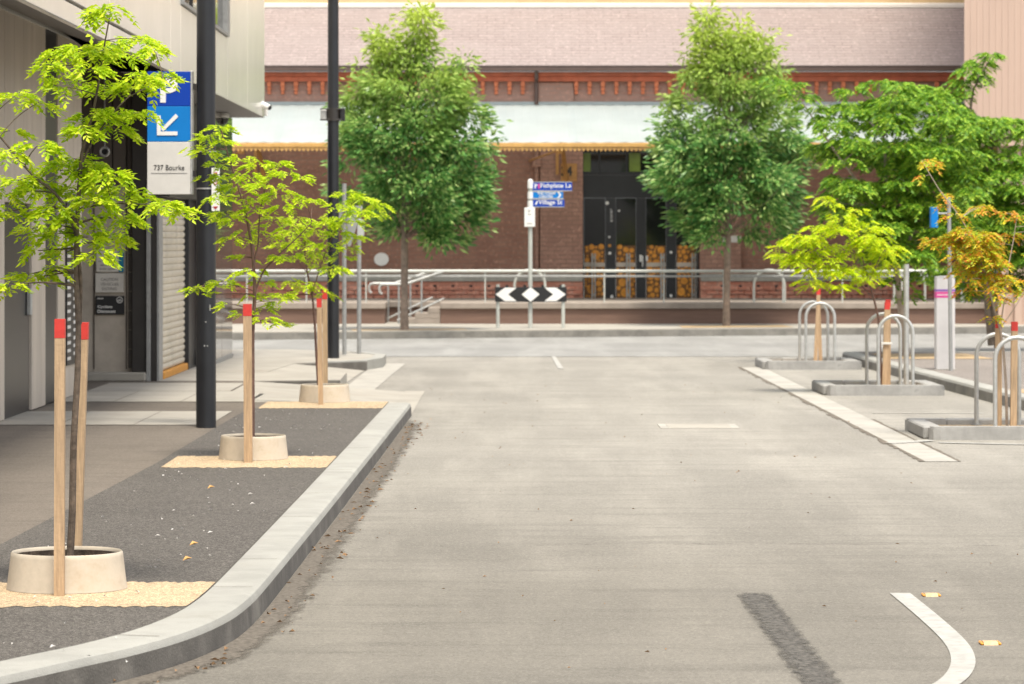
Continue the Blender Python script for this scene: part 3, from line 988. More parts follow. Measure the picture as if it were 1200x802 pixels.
# frieze, cornice and dentils above the awning
fz = MB().box(XL, XR, YS - .05, YS + .5, SZ(122) + .002, SZ(85)).build('frieze', MT['brick_top'], sh_)
cn = MB()
cn.box(XL, XR, YS - .20, YS - .052, SZ(96), SZ(90), .01); cn.box(XL, XR, YS - .27, YS - .052, SZ(90) + .002, SZ(85), .01)
cn.build('cornice', MT['cornice'], sh_)
gaps = ((SX(628), SX(674)), (SX(1030), SX(1090)))
x = SX(316) - .2655 * 3
while x < 10:
    if not any(g0 < x < g1 for g0, g1 in gaps):
        dn = MB()
        dn.box(x - .040, x + .040, YS - .17, YS - .052, SZ(102), SZ(96) - .002, .008)
        dn.box(x - .037, x + .037, YS - .14, YS - .052, SZ(107), SZ(102) - .002, .008)
        dn.box(x - .033, x + .033, YS - .12, YS - .052, SZ(111), SZ(107) - .002, .008)
        dn.build('dentil', MT['dentil'], sh_)
    x += .2655
for g0, g1 in gaps: MB().box(g0 + .03, g1 - .03, YS - .09, YS - .052, SZ(121), SZ(97), .006).build('frieze_panel', MT['brick_top'], sh_)
MB().box(XL, XR, YS - .48, YS - .28, SZ(85) + .004, SZ(78), .02).build('gutter', MT['gutter'], sh_)
dp = MB().tube([(SX(628.5), YS - .33, SZ(82)), (SX(628.5), YS - .33, SZ(92)), (SX(628.5), YS - .12, SZ(97)), (SX(628.5), YS - .12, SZ(123))], .04, 10)
dp.build('downpipe', MT['gutter'], sh_, smooth=True)
dp = MB().tube([(SX(629), YS - .08, SZ(175)), (SX(629), YS - .08, SZ(205)), (SX(629), YS - .06, SZ(330))], .045, 10)
dp.box(SX(624), SX(634), YS - .15, YS - .02, SZ(196), SZ(185), .01)
dp.build('downpipe', MT['brick_pier'], sh_, smooth=True)
# roof
re_z, re_y = SZ(78.5), YS - .5
rt_y = YS + 2.3; rt_z = CZ + (HY - 9) / F * rt_y
rf = MB().poly([(XL, re_y, re_z), (XR, re_y, re_z), (XR, rt_y, rt_z), (XL, rt_y, rt_z)])
rfo = rf.build('roof', MT['slate'], sh_)
MB().box(XL, XR, rt_y - .06, rt_y + .25, rt_z - .02, rt_z + .09, .02).build('ridge_cap', MT['ridge'], rfo)
MB().box(XL, XR, rt_y + .26, rt_y + 1, rt_z - .5, rt_z + 2.5).build('clerestory_wall', MT['tanwall'], sh_)
# verandah awning
ay = 64.0
az0 = CZ + (HY - 167.5) / F * ay; az1 = CZ + (HY - 122.5) / F * (YS - .05)
AXR = 10.5
nb = 180
aw = MB(); v1 = []; v2 = []
for i in range(nb + 1):
    x = XL + (AXR - XL) * i / nb
    o = .010 if i % 2 else 0
    v1.append((x, ay, az0 + o)); v2.append((x, YS - .052, az1 + o))
aw.add(v1 + v2, [(i, i + 1, nb + 2 + i, nb + 1 + i) for i in range(nb)])
awo = aw.build('awning', MT['canopy'], sh_)
MB().box(XL, AXR, YS - .12, YS - .053, az1 - .02, az1 + .05, .01).build('flashing', MT['canopy'], awo)
for k in range(20):
    x = XL + .4 + k * 1.4
    if x < AXR: MB().add([(x - .04, ay + .05, az0 - .12), (x + .04, ay + .05, az0 - .12), (x + .04, YS - .06, az1 - .14), (x - .04, YS - .06, az1 - .14), (x - .04, ay + .05, az0 - .02), (x + .04, ay + .05, az0 - .02), (x + .04, YS - .06, az1 - .04), (x - .04, YS - .06, az1 - .04)], [(3, 2, 1, 0), (4, 5, 6, 7), (0, 1, 5, 4), (1, 2, 6, 5), (2, 3, 7, 6), (3, 0, 4, 7)]).build('rafter', MT['clad_dark'], awo)
vz = MB()
vz.box(XL, AXR, ay - .03, ay + .03, az0 - .085, az0 - .002, .01)
vz.build('fascia', MT['valance'], sh_)
sc_ = MB()
x = XL
while x < AXR:
    sc_.plate([(x + .004, az0 - .088), (x + .078, az0 - .088), (x + .078, az0 - .115), (x + .041, az0 - .165), (x + .004, az0 - .115)], ay - .012, ay + .012)
    x += .082
sc_.build('valance', MT['valance'], sh_)
for px in (653, 478, 850, 300):
    bx = SX(px)
    br = MB()
    pts = []
    for k in range(9):
        u = k / 8; a = u * math.pi / 2
        pts.append((bx + .20 - .02 - u * .16, YS - .12 - (1 - math.cos(a)) * 2.4, SZ(216) + math.sin(a) * .95))
    br.tube(pts, .045, 8)
    br.box(bx - .03, bx + .03, YS - .16, YS - .102, SZ(205), SZ(176))
    br.tube([(bx, ay + .3, az0 - .02), (bx, ay + .3, az0 - .2)], .06, 8)
    br.tube([(bx, ay + .3, az0 - .12), (bx - .55, YS - .1, az0 - .25)], .022, 8)
    br.build('bracket', MT['ochre'], sh_, smooth=True)
# plaque 34
pl = MB().box(SX(657), SX(676), YS - .13, YS - .102, SZ(213), SZ(192), .005).build('number_plaque', MT['ochre'], sh_)
text('lettering', '34', .22, .19, MT['ink'], pl, (SX(664), YS - .132, SZ(201)), bold=.04)
# entrance
zb0 = SZ(353.5); yd = YS + .28
en = MB()
ztr = SZ(205); zdt = SZ(232)
en.box(dx0, dx1, yd, yd + .08, zdt, ztr)
for (a, b) in ((683, 684.5), (710, 722), (746, 757.5), (781.5, 793), (817.5, 820)):
    en.box(SX(a), SX(b), yd - .02, yd + .08, zb0, zdt - .002, .006)
en.box(dx0, dx1, yd - .01, yd + .08, ztr + .002, ztr + .06); en.box(dx0, dx1, yd - .01, yd + .08, SZ(178), SZ(176) - .002)
for px in (703, 735, 768, 800): en.box(SX(px) - .02, SX(px) + .02, yd - .012, yd + .07, ztr + .062, SZ(178) - .002)
eno = en.build('door_frame', MT['black_paint'], sh_)
MB().box(dx0, dx1, yd + .02, yd + .03, ztr + .06, SZ(178)).build('transom_glass', MT['glass_dark'], eno)
for (a, b) in ((684, 692.5), (738, 751)): MB().box(SX(a), SX(b), yd + .012, yd + .019, ztr + .07, SZ(179)).build('lime_reflection', MT['lime'], eno)  # yellow-green reflections in the transom, put in as coloured plates
MB().box(dx0 - .02, dx1 + .02, YS - .30, YS + .5, .30, zb0 - .002, .01).build('threshold', MT['bluestone'], sh_)
for (a, b, isdoor) in ((684.5, 710, 0), (722, 746, 1), (757.5, 781.5, 1), (793, 817.5, 0)):
    xa, xb = SX(a) + .004, SX(b) - .004
    g = MB().box(xa, xb, yd + .02, yd + .035, zb0 + .01, zdt - .004)
    go = g.build('glass_door' if isdoor else 'side_light', MT['glass_dark'], sh_)
    MB().box(xa + .01, xb - .01, yd + .0165, yd + .0195, zb0 + .06, SZ(288)).build('poster', MT['log_dark'], go)
    lgm = MB(); pl_ = []
    top = SZ(289)
    for tries in range(2600):
        r = random.choice([.085, .10, .06, .05, .04, .075]) if tries < 500 else random.uniform(.02, .05)
        if r * 2 > (xb - xa): continue
        x = random.uniform(xa + r + .012, xb - r - .012); z = random.uniform(zb0 + .07 + r, top)
        if all((x - q[0]) ** 2 + (z - q[1]) ** 2 > (r + q[2] + .004) ** 2 for q in pl_):
            pl_.append((x, z, r))
            n = 14
            lgm.plate([(x + math.cos(2 * math.pi * k / n) * r * random.uniform(.93, 1.04), z + math.sin(2 * math.pi * k / n) * r * random.uniform(.93, 1.04)) for k in range(n)], yd + .012, yd + .016)
    lgm.build('log_print', MT['log'], go)
    MB().box(xa + .01, xb - .01, yd + .008, yd + .0115, SZ(313), SZ(308)).build('glazing_band', MT['clad'], go)
    hx = xa + (xb - xa) * (.45 if a < 700 else .62 if a < 740 else .82 if a < 780 else .85)
    h_ = MB().box(hx - .045, hx - .012, yd - .06, yd - .03, SZ(350), SZ(297), .006)
    h_.box(hx + .012, hx + .04, yd - .06, yd - .03, SZ(350), SZ(297), .006)
    for zz in (SZ(346), SZ(302)): h_.box(hx - .03, hx + .03, yd - .03, yd + .02, zz - .02, zz + .02)
    h_.build('handle', MT['galv'], go)
stk = MB()
def disc(mb, px, py, r, y):
    mb.plate([(SX(px) + math.cos(2 * math.pi * k / 14) * r, SZ(py) + math.sin(2 * math.pi * k / 14) * r) for k in range(14)], y - .004, y)
yq = yd - .021
disc(stk, 712, 238, .035, yq); disc(stk, 714.5, 278, .022, yq); disc(stk, 715, 297, .03, yq); disc(stk, 717.5, 348, .032, yq); disc(stk, 726, 247, .02, yd + .018)
disc(stk, 787, 296, .028, yq); disc(stk, 787, 347, .028, yq)
for k in range(9): stk.box(SX(715.5) + (k % 2) * .02, SX(715.5) + .025 + (k % 3) * .012, yq - .004, yq, SZ(246 + k * 1.7), SZ(245 + k * 1.7))
stk.box(SX(750), SX(752.5), yq - .02, yq, SZ(307), SZ(299)); stk.box(SX(753), SX(754.2), yq - .02, yq, SZ(313), SZ(300))
stk.box(SX(757.6), SX(759.8), yq - .02, yq, SZ(306), SZ(300))
stk.build('white_stickers', MT['white'], eno)
disc2 = MB(); disc(disc2, 714.8, 288, .03, yq); disc2.build('orange_sticker', MT['orange'], eno)
# round disc and plaque on the brick
dk = MB(); dk.plate([(SX(447) + math.cos(2 * math.pi * k / 32) * .145, SZ(304) + math.sin(2 * math.pi * k / 32) * .13) for k in range(32)], YS - .02, YS - .002)
tag(dk.build('wall_disc', MT['white'], loc=(SX(447), YS - .002, SZ(304))), 'round white disc fixed to the brick wall left of the stair tree', 'sign')
pq = MB().box(SX(847), SX(868), YS - .125, YS - .102, SZ(284.5), SZ(276.5), .004)
tag(pq.build('wall_plaque', MT['offwhite'], loc=(SX(857), YS - .102, SZ(281))), 'small blank white rectangular plaque on the brick right of the doors', 'sign')

# raised platform in front of the shed
PZ = .52
YP = 63.0
pf = thing('loading_platform', (0, YP, .13), 'raised brown loading platform with pale coping along the shed', 'platform')
pm = MB()
pm.box(-16, (452 - 600) / 63.5 - .02, YP, YS - .27, .10, PZ - .115)
pm.box((516 - 600) / 63.5 + .002, 12.5, YP, YS - .27, .10, PZ - .115)
pm.box((452 - 600) / 63.5 - .019, (516 - 600) / 63.5, YP + 1.4, YS - .27, .10, PZ - .115)
pm.build('platform_wall', MT['platform'], pf)
cp = MB()
xs0, xs1 = (452 - 600) / 63.5, (516 - 600) / 63.5
cp.box(-16, xs0, YP - .05, YS - .27, PZ - .113, PZ, .012)
cp.box(xs1, 12.5, YP - .05, YS - .27, PZ - .113, PZ, .012)
cp.box(xs0 + .002, xs1 - .002, YP + 1.35, YS - .27, PZ - .113, PZ, .012)
cp.build('coping', MT['coping'], pf)
for k in range(3):
    x0 = xs0 + .30 + k * .24
    MB().box(x0, xs1 - .004, YP + .0, YP + 1.34, .131 + k * .098, .131 + (k + 1) * .098 - .003, .006).build('step', MT['coping'], pf)

# platform railing
rl = thing('platform_railing', (0, YP + .06, PZ), 'long pale metal railing along the edge of the shed platform', 'railing')
RZ = CZ - (318 - HY) / (F / (YP + .06))
yr = YP + .06
xa = (506 - 600) / 63.5
def rail_parts(x0, x1):
    MB().box(x0, x1, yr - .03, yr + .03, RZ - .028, RZ + .028, .016).build('top_rail', MT['rail'], rl)
    MB().box(x0, x1, yr - .02, yr + .02, RZ - .115, RZ - .075, .008).build('lower_rail', MT['galv_dull'], rl)
rail_parts(-9.6, 12.4)
for k in range(-8, 12):
    x = -.496 + 1.1 * k
    if xs0 - .1 < x < xs1 - .1: continue
    MB().box(x - .012, x + .012, yr - .015, yr + .015, PZ, RZ - .028).build('post', MT['rail'], rl)

# stair handrails
def stair_rail(x0, y, label):
    t = thing('stair_handrail', (x0, y, .13), label, 'handrail')
    xe = x0 + 1.17
    zt0, zt1 = .86, RZ + .0
    MB().tube([(x0 + .02, y, zt0 - .18), (x0 - .02, y, zt0 - .15), (x0 - .03, y, zt0 - .06), (x0, y, zt0 - .01), (x0 + .06, y, zt0), (x0 + .45, y, zt0), (xe, y, zt1)], .026, 10).build('top_rail', MT['galv'], t, smooth=True)
    MB().tube([(x0 + .3, y, .19), (x0 + .36, y, .22), (xe, y, .60)], .018, 8).build('lower_rail', MT['galv'], t, smooth=True)
    for xx, zz in ((x0 + .33, zt0), (x0 + .75, zt0 + .09)):
        MB().tube([(xx, y, .13), (xx, y, zz)], .018, 8).build('post', MT['galv_dull'], t)
    return t


stair_rail(-2.66, YP + 1.2, 'sloping steel handrail on the left of the platform steps')
stair_rail(-2.42, YP + .05, 'sloping steel handrail on the near side of the platform steps')

# arched hoops that stand on the platform behind the railing
def arch_pts(cx, y, z0, w, h, n=12):
    r = w / 2
    pts = [(cx - r, y, z0), (cx - r, y, z0 + h - r)]
    for k in range(1, n): 
        a = math.pi - math.pi * k / n
        pts.append((cx + r * math.cos(a), y, z0 + h - r + r * math.sin(a)))
    return pts + [(cx + r, y, z0 + h - r), (cx + r, y, z0)]


def low_hoop(px, label):
    y = YP + .5; s = F / y
    cx = (px - 600) / s
    m = MB().tube(arch_pts(cx, y, PZ, 36 / s, .60), .024, 8); m.smooth = True
    o = m.build('platform_hoop', MT['rail'], loc=(cx, y, PZ))
    tag(o, label, 'bike hoop', 'bike hoops on the shed platform')
    return o


low_hoop(621, 'arched steel hoop on the platform right behind the chevron board')
low_hoop(901.5, 'arched steel hoop on the platform right of the second round tree')
low_hoop(1066, 'arched steel hoop on the platform left of the white bollard')
low_hoop(1147, 'arched steel hoop on the platform right of the white bollard')

# ============================================================ TOWER AT THE RIGHT
tw = thing('ribbed_tower', (9, 62.3, .13), 'beige building with fine vertical ribs behind the green trees', 'building')
YT = 62.3; sT = F / YT
tx = (1130 - 600) / sT
rb = MB()
rb.prism([(tx, YT), (22, YT), (26, YT + 10), (tx * (YT + 10.5) / YT + .1, YT + 10)], 3.4, 14)
x = tx
while x < 14: rb.box(x, x + .05, YT - .011, YT - .001, 3.4, 14); x += .115
rb.build('upper_cladding', MT['tower'], tw)
lo = MB(); x = 8.9
lo.prism([(8.9, YT + .25), (22, YT + .25), (26, YT + 10), (8.9 * (YT + 10.5) / YT + .1, YT + 10)], .1, 3.398)
while x < 14: lo.box(x, x + .13, YT + .15, YT + .249, .1, 3.398); x += .30
lo.build('lower_cladding', MT['tower'], tw)

# ============================================================ POLES AND SIGNS
def pole(name, X, Y, z0, h, r0, r1, m, label, cat, n=20):
    t = thing(name, (X, Y, z0), label, cat)
    MB().tube([(X, Y, z0), (X, Y, z0 + h * .5), (X, Y, z0 + h)], [r0, (r0 + r1) / 2, r1], n).build('shaft', m, t, smooth=True)
    return t


p = G(240.5, 502, FZ)
t = pole('light_pole', p.x, p.y + .08, FZ, 7, .084, .074, MT['black_paint'], 'thick black steel pole standing beside the parking sign', 'pole')
for zz in (2.43, 2.12): MB().tube([(p.x, p.y + .08, zz - .006), (p.x, p.y + .08, zz + .006)], .086, 20).build('strap', MT['galv'], t)
cf = MB()
for (dx, zz, hh) in ((-.01, .80, .014), (.014, .80, .012), (.035, 1.1, .05), (.0, 1.0, .012)): cf.box(p.x + dx, p.x + dx + .010, p.y - .006, p.y + .002, zz, zz + hh)
cf.build('paint_chip', MT['galv_dull'], t)
pk = thing('parking_plate', (p.x + .125, p.y, 2.1), 'narrow white parking plate strapped to the thick black pole', 'sign')
q0 = W(247.8, 248, p.y - .02); q1 = W(257.5, 197, p.y - .02)
MB().box(q0.x, q1.x, p.y - .03, p.y - .02, q0.z, q1.z, .004).build('panel', MT['white'], pk)
mm = MB(); cx = (q0.x + q1.x) / 2
mm.tube([(cx + math.cos(a) * .014, p.y - .032, q0.z + .243 + math.sin(a) * .018) for a in [2 * math.pi * k / 16 for k in range(17)]], .0035, 5, False)
mm.box(cx - .004, cx + .004, p.y - .034, p.y - .03, q0.z + .262, q0.z + .295)
mm.plate([(cx - .022, q0.z + .042), (cx + .022, q0.z + .042), (cx, q0.z + .018)], p.y - .034, p.y - .03)
mm.box(cx - .016, cx + .016, p.y - .034, p.y - .03, q0.z + .30, q0.z + .325)
mm.build('symbols', MT['ink_red'], pk)

p = G(390.5, 420.5, FZ)
t = pole('light_pole', p.x, p.y, FZ, 8, .080, .066, MT['black_paint'], 'slim black pole with a clamp box on the street corner', 'pole')
zc = CZ + (HY - 134.5) / F * p.y
MB().tube([(p.x, p.y, zc - .085), (p.x, p.y, zc + .085)], .088, 20).build('collar', MT['dark_metal'], t, smooth=True)
MB().box(p.x + .09, p.x + .155, p.y - .06, p.y + .06, zc - .085, zc + .085, .01).build('clamp_box', MT['black'], t)
MB().box(p.x - .165, p.x - .085, p.y - .05, p.y + .05, zc - .075, zc + .065, .01).build('clamp_plate', MT['galv'], t)
bb = MB()
bb.box(p.x - .17, p.x + .12, p.y - .075, p.y - .06, zc + .062, zc + .08, .003); bb.box(p.x - .17, p.x + .12, p.y - .075, p.y - .06, zc - .08, zc - .062, .003)
bb.build('band', MT['dark_metal'], t)

# give way sign seen from behind, and a small plate beside it
p = G(403.5, 416.5, FZ)
gw = thing('give_way_sign', (p.x, p.y, FZ), 'grey back of a triangular road sign on a steel post', 'sign')
MB().tube([(p.x, p.y, FZ), (p.x, p.y, 2.45)], .030, 12).build('post', MT['galv_dull'], gw, smooth=True)
tri = [(-.31, 2.12), (-.28, 2.15), (.28, 2.15), (.31, 2.12), (.03, 1.60), (-.03, 1.60)]
ca, sa = math.cos(R(52)), math.sin(R(52))
m = MB().plate(tri, -.045, -.040)
m.v = [(p.x + .07 + v[0] * ca + (v[1] + .04) * sa, p.y - .05 - v[0] * sa + (v[1] + .04) * ca, v[2]) for v in m.v]
m.build('plate', MT['signback'], gw)
p2 = G(419.5, 416.5, FZ)
p2.y += .35
sp_ = thing('street_post', (p2.x, p2.y, FZ), 'galvanised post with a small plate right of the triangular sign', 'post')
MB().tube([(p2.x, p2.y, FZ), (p2.x, p2.y, 2.15)], .030, 12).build('post', MT['galv_dull'], sp_, smooth=True)
MB().box(p2.x - .02, p2.x + .07, p2.y - .05, p2.y - .035, 1.74, 1.96, .003).build('plate', MT['signback'], sp_)

# chevron hazard board
YB = 59.9; sB = F / YB
def BX(px): return (px - 600) / sB
def BZ(py): return CZ + (HY - py) / sB
hz = thing('hazard_board', (BX(622), YB, .13), 'black and white two-way chevron board on short posts', 'hazard board')
for px in (583.5, 660): MB().tube([(BX(px), YB + .05, .13), (BX(px), YB + .05, BZ(333.5))], .032, 12).build('post', MT['rail'], hz, smooth=True)
MB().box(BX(580), BX(664), YB, YB + .015, BZ(354), BZ(336.5), .002).build('board', MT['black'], hz)
zc, ht = BZ(345.2), .118
wh = MB()
c = BX(621.8)
wh.plate([(c - .155, zc), (c, zc + ht + .01), (c + .155, zc), (c, zc - ht - .01)], YB - .004, YB - .0005)
for sgn in (-1, 1):
    wh.plate([(c + sgn * .615, zc), (c + sgn * .45, zc + ht), (c + sgn * .245, zc + ht), (c + sgn * .395, zc), (c + sgn * .245, zc - ht), (c + sgn * .45, zc - ht)], YB - .004, YB - .0005)
wh.build('chevrons', MT['white'], hz)

# street name post
ss = thing('street_name_sign', (BX(621.5), YB + .12, .13), 'pale post with three blue street name blades and a white plate', 'sign')
xp = BX(621.5); yp = YB + .12
MB().tube([(xp, yp, .13), (xp, yp, BZ(212))], .038, 14).build('post', MT['rail'], ss, smooth=True)
MB().lathe((xp, yp, BZ(212)), [(.045, -.02), (.046, .0), (.03, .025), (.001, .035)], 14).build('cap', MT['white'], ss, smooth=True)
cl_ = MB()
for py in (217, 229, 239.5): cl_.tube([(xp, yp, BZ(py + 4)), (xp, yp, BZ(py - 4))], .05, 14)
cl_.build('clamp', MT['white'], ss)
def blade(x1, ya, yb_, m, label, yo=0):
    b = MB().box(BX(624), BX(x1), yp - .02 - yo, yp + .0 - yo, BZ(yb_), BZ(ya), .003).build('name_blade', m, ss)
    b['label'] = label
    e = MB(); e.box(BX(624), BX(x1), yp - .0225 - yo, yp - .0202 - yo, BZ(yb_), BZ(yb_) + .012); e.box(BX(624), BX(x1), yp - .0225 - yo, yp - .0202 - yo, BZ(ya) - .012, BZ(ya))
    e.build('border', MT['galv'], b)
    return b
b = blade(670.5, 213, 224, MT['blue_dark'], 'long dark blue name blade, uppermost')
text('lettering', 'Fishplate La', .54, .10, MT['white'], b, (BX(651.5), yp - .024, BZ(218.3)), bold=.01)
lg2 = MB(); lg2.box(BX(626.5), BX(628), yp - .024, yp - .021, BZ(221), BZ(215.5)); lg2.plate([(BX(628.2), BZ(215.5)), (BX(630.2), BZ(217)), (BX(628.2), BZ(218.6))], yp - .024, yp - .021)
lg2.build('emblem', MT['white'], b)
MB().box(BX(630.6), BX(632.6), yp - .024, yp - .021, BZ(221), BZ(215.5)).build('emblem_mark', MT['pink'], b)
b = blade(660, 224.3, 233, MT['blue_mid'], 'lighter blue direction blade with a white arrow')
text('lettering', 'THE STEAM', .32, .045, MT['white'], b, (BX(640), yp - .024, BZ(226.6)), bold=.012)
text('lettering', 'CENTRE', .24, .045, MT['white'], b, (BX(640), yp - .024, BZ(230.5)), bold=.012)
ah = MB(); ah.plate([(BX(653), BZ(225)), (BX(655), BZ(225)), (BX(658), BZ(228.6)), (BX(655), BZ(232.2)), (BX(653), BZ(232.2)), (BX(656), BZ(228.6))], yp - .024, yp - .021)
ah.build('arrow', MT['white'], b)
b = blade(661.5, 233.3, 243, MT['blue_dark'], 'dark blue name blade, lowest')
text('lettering', 'Village St', .42, .10, MT['white'], b, (BX(645.0), yp - .024, BZ(237.8)), bold=.01)
ah = MB(); ah.plate([(BX(626.8), BZ(239.8)), (BX(629.5), BZ(235)), (BX(630.3), BZ(236.6)), (BX(628.8), BZ(240))], yp - .024, yp - .021); ah.build('arrow', MT['white'], b)
b = MB().box(BX(614.5), BX(627), yp - .07, yp - .055, BZ(266), BZ(243.5), .006).build('parking_plate', MT['white'], ss)
text('lettering', 'P', .035, .05, MT['ink_grey'], b, (BX(620.3), yp - .072, BZ(248)))
d_ = MB(); d_.box(BX(619), BX(622), yp - .073, yp - .07, BZ(252), BZ(251)); d_.box(BX(617.5), BX(623.5), yp - .073, yp - .07, BZ(262.5), BZ(261.8)); d_.build('small_print', MT['ink_grey'], b)

# white bollard with magenta band, and poles at the right
p = G(1107, 433.5, .127)
bo = thing('white_bollard', (p.x, p.y, .127), 'tall square white bollard with a magenta band on the right footpath', 'bollard')
m = MB(); m.box(p.x - .113, p.x + .113, p.y - .10, p.y + .10, .127, 1.235, .012); m.build('body', MT['post_white'], bo)
m = MB(); m.prism([(p.x - .113, p.y - .10), (p.x + .113, p.y - .10), (p.x + .113, p.y + .10), (p.x - .113, p.y + .10)], 1.2351, 1.246)
m.v = [(v[0], v[1], v[2] + (.014 if (v[0] > p.x and v[2] > 1.24) else 0)) for v in m.v]
m.build('sloped_top', MT['post_white'], bo)
def zz(py): return CZ + (HY - py) / F * p.y
wr = MB(); wr.box(p.x - .1145, p.x + .1145, p.y - .1015, p.y + .1015, zz(349), zz(342)); wr.build('magenta_band', MT['pink'], bo)
wr = MB(); wr.box(p.x - .1145, p.x + .1145, p.y - .1015, p.y + .1015, zz(341.5), zz(339)); wr.build('purple_band', MT['purple'], bo)
wr = MB()
for k in range(10): wr.box(p.x - .10 + k * .02, p.x - .09 + k * .02, p.y - .103, p.y - .1016, zz(346.5), zz(344.5))
wr.build('small_print', MT['white'], bo)
MB().box(p.x - .13, p.x + .13, p.y - .115, p.y + .115, .126, .135).build('base_plate', MT['concrete'], bo)
p.x -= .045
pb = thing('sign_pole', (p.x + .05, p.y - .35, .127), 'thin grey pole in front of the white bollard with a blue flag plate', 'pole')
MB().tube([(p.x + .075, p.y - .35, .127), (p.x + .050, p.y - .35, 2.2)], .024, 12).build('post', MT['galv_dull'], pb, smooth=True)
q0 = W(1089.5, 267, p.y - .35); q1 = W(1097.5, 243, p.y - .35)
MB().box(q0.x, q1.x, p.y - .50, p.y - .34, q0.z, q1.z, .004).build('flag_plate', MT['blue_mid'], pb)
MB().tube([(q1.x, p.y - .35, 2.0), (p.x + .036, p.y - .35, 2.0)], .012, 8).build('bracket', MT['galv_dull'], pb)
pp_ = G(1062, 447, .13)
pole('steel_post', pp_.x, pp_.y, .1, 1.32, .028, .032, MT['galv'], 'plain galvanised post behind the middle hoop pair', 'post', 12)
pp_ = G(1170, 425, .127)
pole('steel_post', pp_.x + .6, pp_.y, .1, 1.6, .03, .03, MT['galv_dull'], 'plain grey post at the far right behind the orange sapling', 'post', 12)

# raised reflectors by the white line
rr = []
for px, py, lab in ((1091, 698.5, 'amber ended road reflector beside the upper end of the white line'), (1160, 755, 'amber ended road reflector beside the bend of the white line')):
    p = G(px, py)
    t = thing('road_reflector', (p.x, p.y, 0), lab, 'reflector', 'raised road reflectors')
    m = MB().add([(p.x - .03, p.y - .045, 0), (p.x + .03, p.y - .045, 0), (p.x + .03, p.y + .045, 0), (p.x - .03, p.y + .045, 0), (p.x - .03, p.y - .03, .012), (p.x + .03, p.y - .03, .012), (p.x + .03, p.y + .03, .012), (p.x - .03, p.y + .03, .012)], [(4, 5, 6, 7), (0, 1, 5, 4), (1, 2, 6, 5), (2, 3, 7, 6), (3, 0, 4, 7)])
    m.build('body', MT['orange_pale'], t)
    for sg in (-1, 1):
        MB().box(p.x + sg * .031, p.x + sg * .043, p.y - .043, p.y + .043, 0, .011, .004).build('reflector_lens', MT['amber'], t)

# ============================================================ TREE RINGS, STAKES
def tree_ring(px, py, wpx, label):
    s = (py - HY) / (CZ - FZ)
    Y = F / s; X = (px - CX) / s; r = wpx / 2 / s
    Y += 0.0
    t = thing('tree_ring', (X, Y, FZ), label, 'tree ring', 'pale plastic rings round the saplings')
    z0 = FZ + .008
    MB().lathe((X, Y, z0), [(r, 0), (r * .985, .02), (r * .93, .145), (r * .925, .160), (r * .905, .166), (r * .885, .160), (r * .882, .150)], 56).build('ring', MT['pot'], t, smooth=True)
    MB().lathe((X, Y, z0), [(r * .8815, .1498), (r * .91, .02)], 56).build('lining', MT['soil'], t, smooth=True)
    m = MB(); n = 40; vs_ = [(X, Y, z0 + .085)]
    for k in range(n): vs_.append((X + math.cos(2 * math.pi * k / n) * r * .895, Y + math.sin(2 * math.pi * k / n) * r * .895, z0 + .07))
    m.add(vs_, [(0, 1 + k, 1 + (k + 1) % n) for k in range(n)])
    m.build('soil', MT['soil'], t)
    return X, Y, r


R1 = tree_ring(78.5, 691, 141, 'pale tree ring around the nearest sapling with a brown scuff')
R2 = tree_ring(297, 538.5, 82, 'pale tree ring around the second sapling beside the thick black pole')
R3 = tree_ring(380.5, 471.5, 61, 'pale tree ring around the third sapling by the kerb end')
# scuff on the nearest ring
ms = MB()
for k in range(16):
    a = R(-122 + k * 2.2)
    for j in range(2):
        if random.random() < .75:
            rr_ = R1[2] * (.976 + .012); zz_ = FZ + .06 + .02 * math.sin(k * .7) + j * .018 - k * .0012
            c = Vector((R1[0] + math.cos(a) * rr_, R1[1] + math.sin(a) * rr_, zz_))
            tx_ = Vector((-math.sin(a), math.cos(a), 0))
            ms.leaf(c - tx_ * .015, tx_ + Vector((0, 0, random.uniform(-.6, .6))), Vector((0, 0, 1)), random.uniform(.02, .035), random.uniform(.006, .012), 0)


def stake(px_t, py_t, px_b, py_b, wpx, zbase, label, Yoff=0.0, split=False):
    s = (py_b - HY) / (CZ - zbase); Y = F / s + Yoff
    s = F / Y
    b = Vector(((px_b - CX) / s, Y, zbase)); tp_ = Vector(((px_t - CX) / s, Y, CZ + (HY - py_t) / s))
    hw = wpx / 2 / s
    t = thing('tree_stake', b, label, 'stake', 'timber tree stakes with red tops')
    d = tp_ - b
    def seg(u0, u1, k):
        m = MB(); vs_ = []
        for u in (u0, u1):
            c = b + d * u
            vs_ += [(c.x - hw * k, c.y - hw * k, c.z), (c.x + hw * k, c.y - hw * k, c.z), (c.x + hw * k, c.y + hw * k, c.z), (c.x - hw * k, c.y + hw * k, c.z)]
        m.add(vs_, [(3, 2, 1, 0), (4, 5, 6, 7), (0, 1, 5, 4), (1, 2, 6, 5), (2, 3, 7, 6), (3, 0, 4, 7)])
        return m
    frac = 1 - .085 / max(.3, d.length)
    seg(0, frac, 1).build('timber', MT['wood'], t)
    seg(frac + .001, 1, 1.03).build('red_tip', MT['red'], t)
    return t


stake(70.5, 374, 69.5, 699.5, 11.5, FZ, 'timber stake in front of the nearest tree ring', -.02)
stake(97.5, 378, 89, 655, 12.5, FZ, 'timber stake leaning behind the nearest tree ring', .0)
stake(290, 356.5, 291, 543, 9.5, FZ, 'timber stake in front of the second tree ring')
stake(374, 350, 376, 475, 5.5, FZ, 'left timber stake in front of the third tree ring')
stake(380.5, 341, 381.5, 466, 5.5, FZ, 'right timber stake behind the third tree ring')

# ============================================================ HOOPS AND KERBED PLANTERS (right)
hoop_proto = None
kerb_proto = None
HW = .375; HH = .80


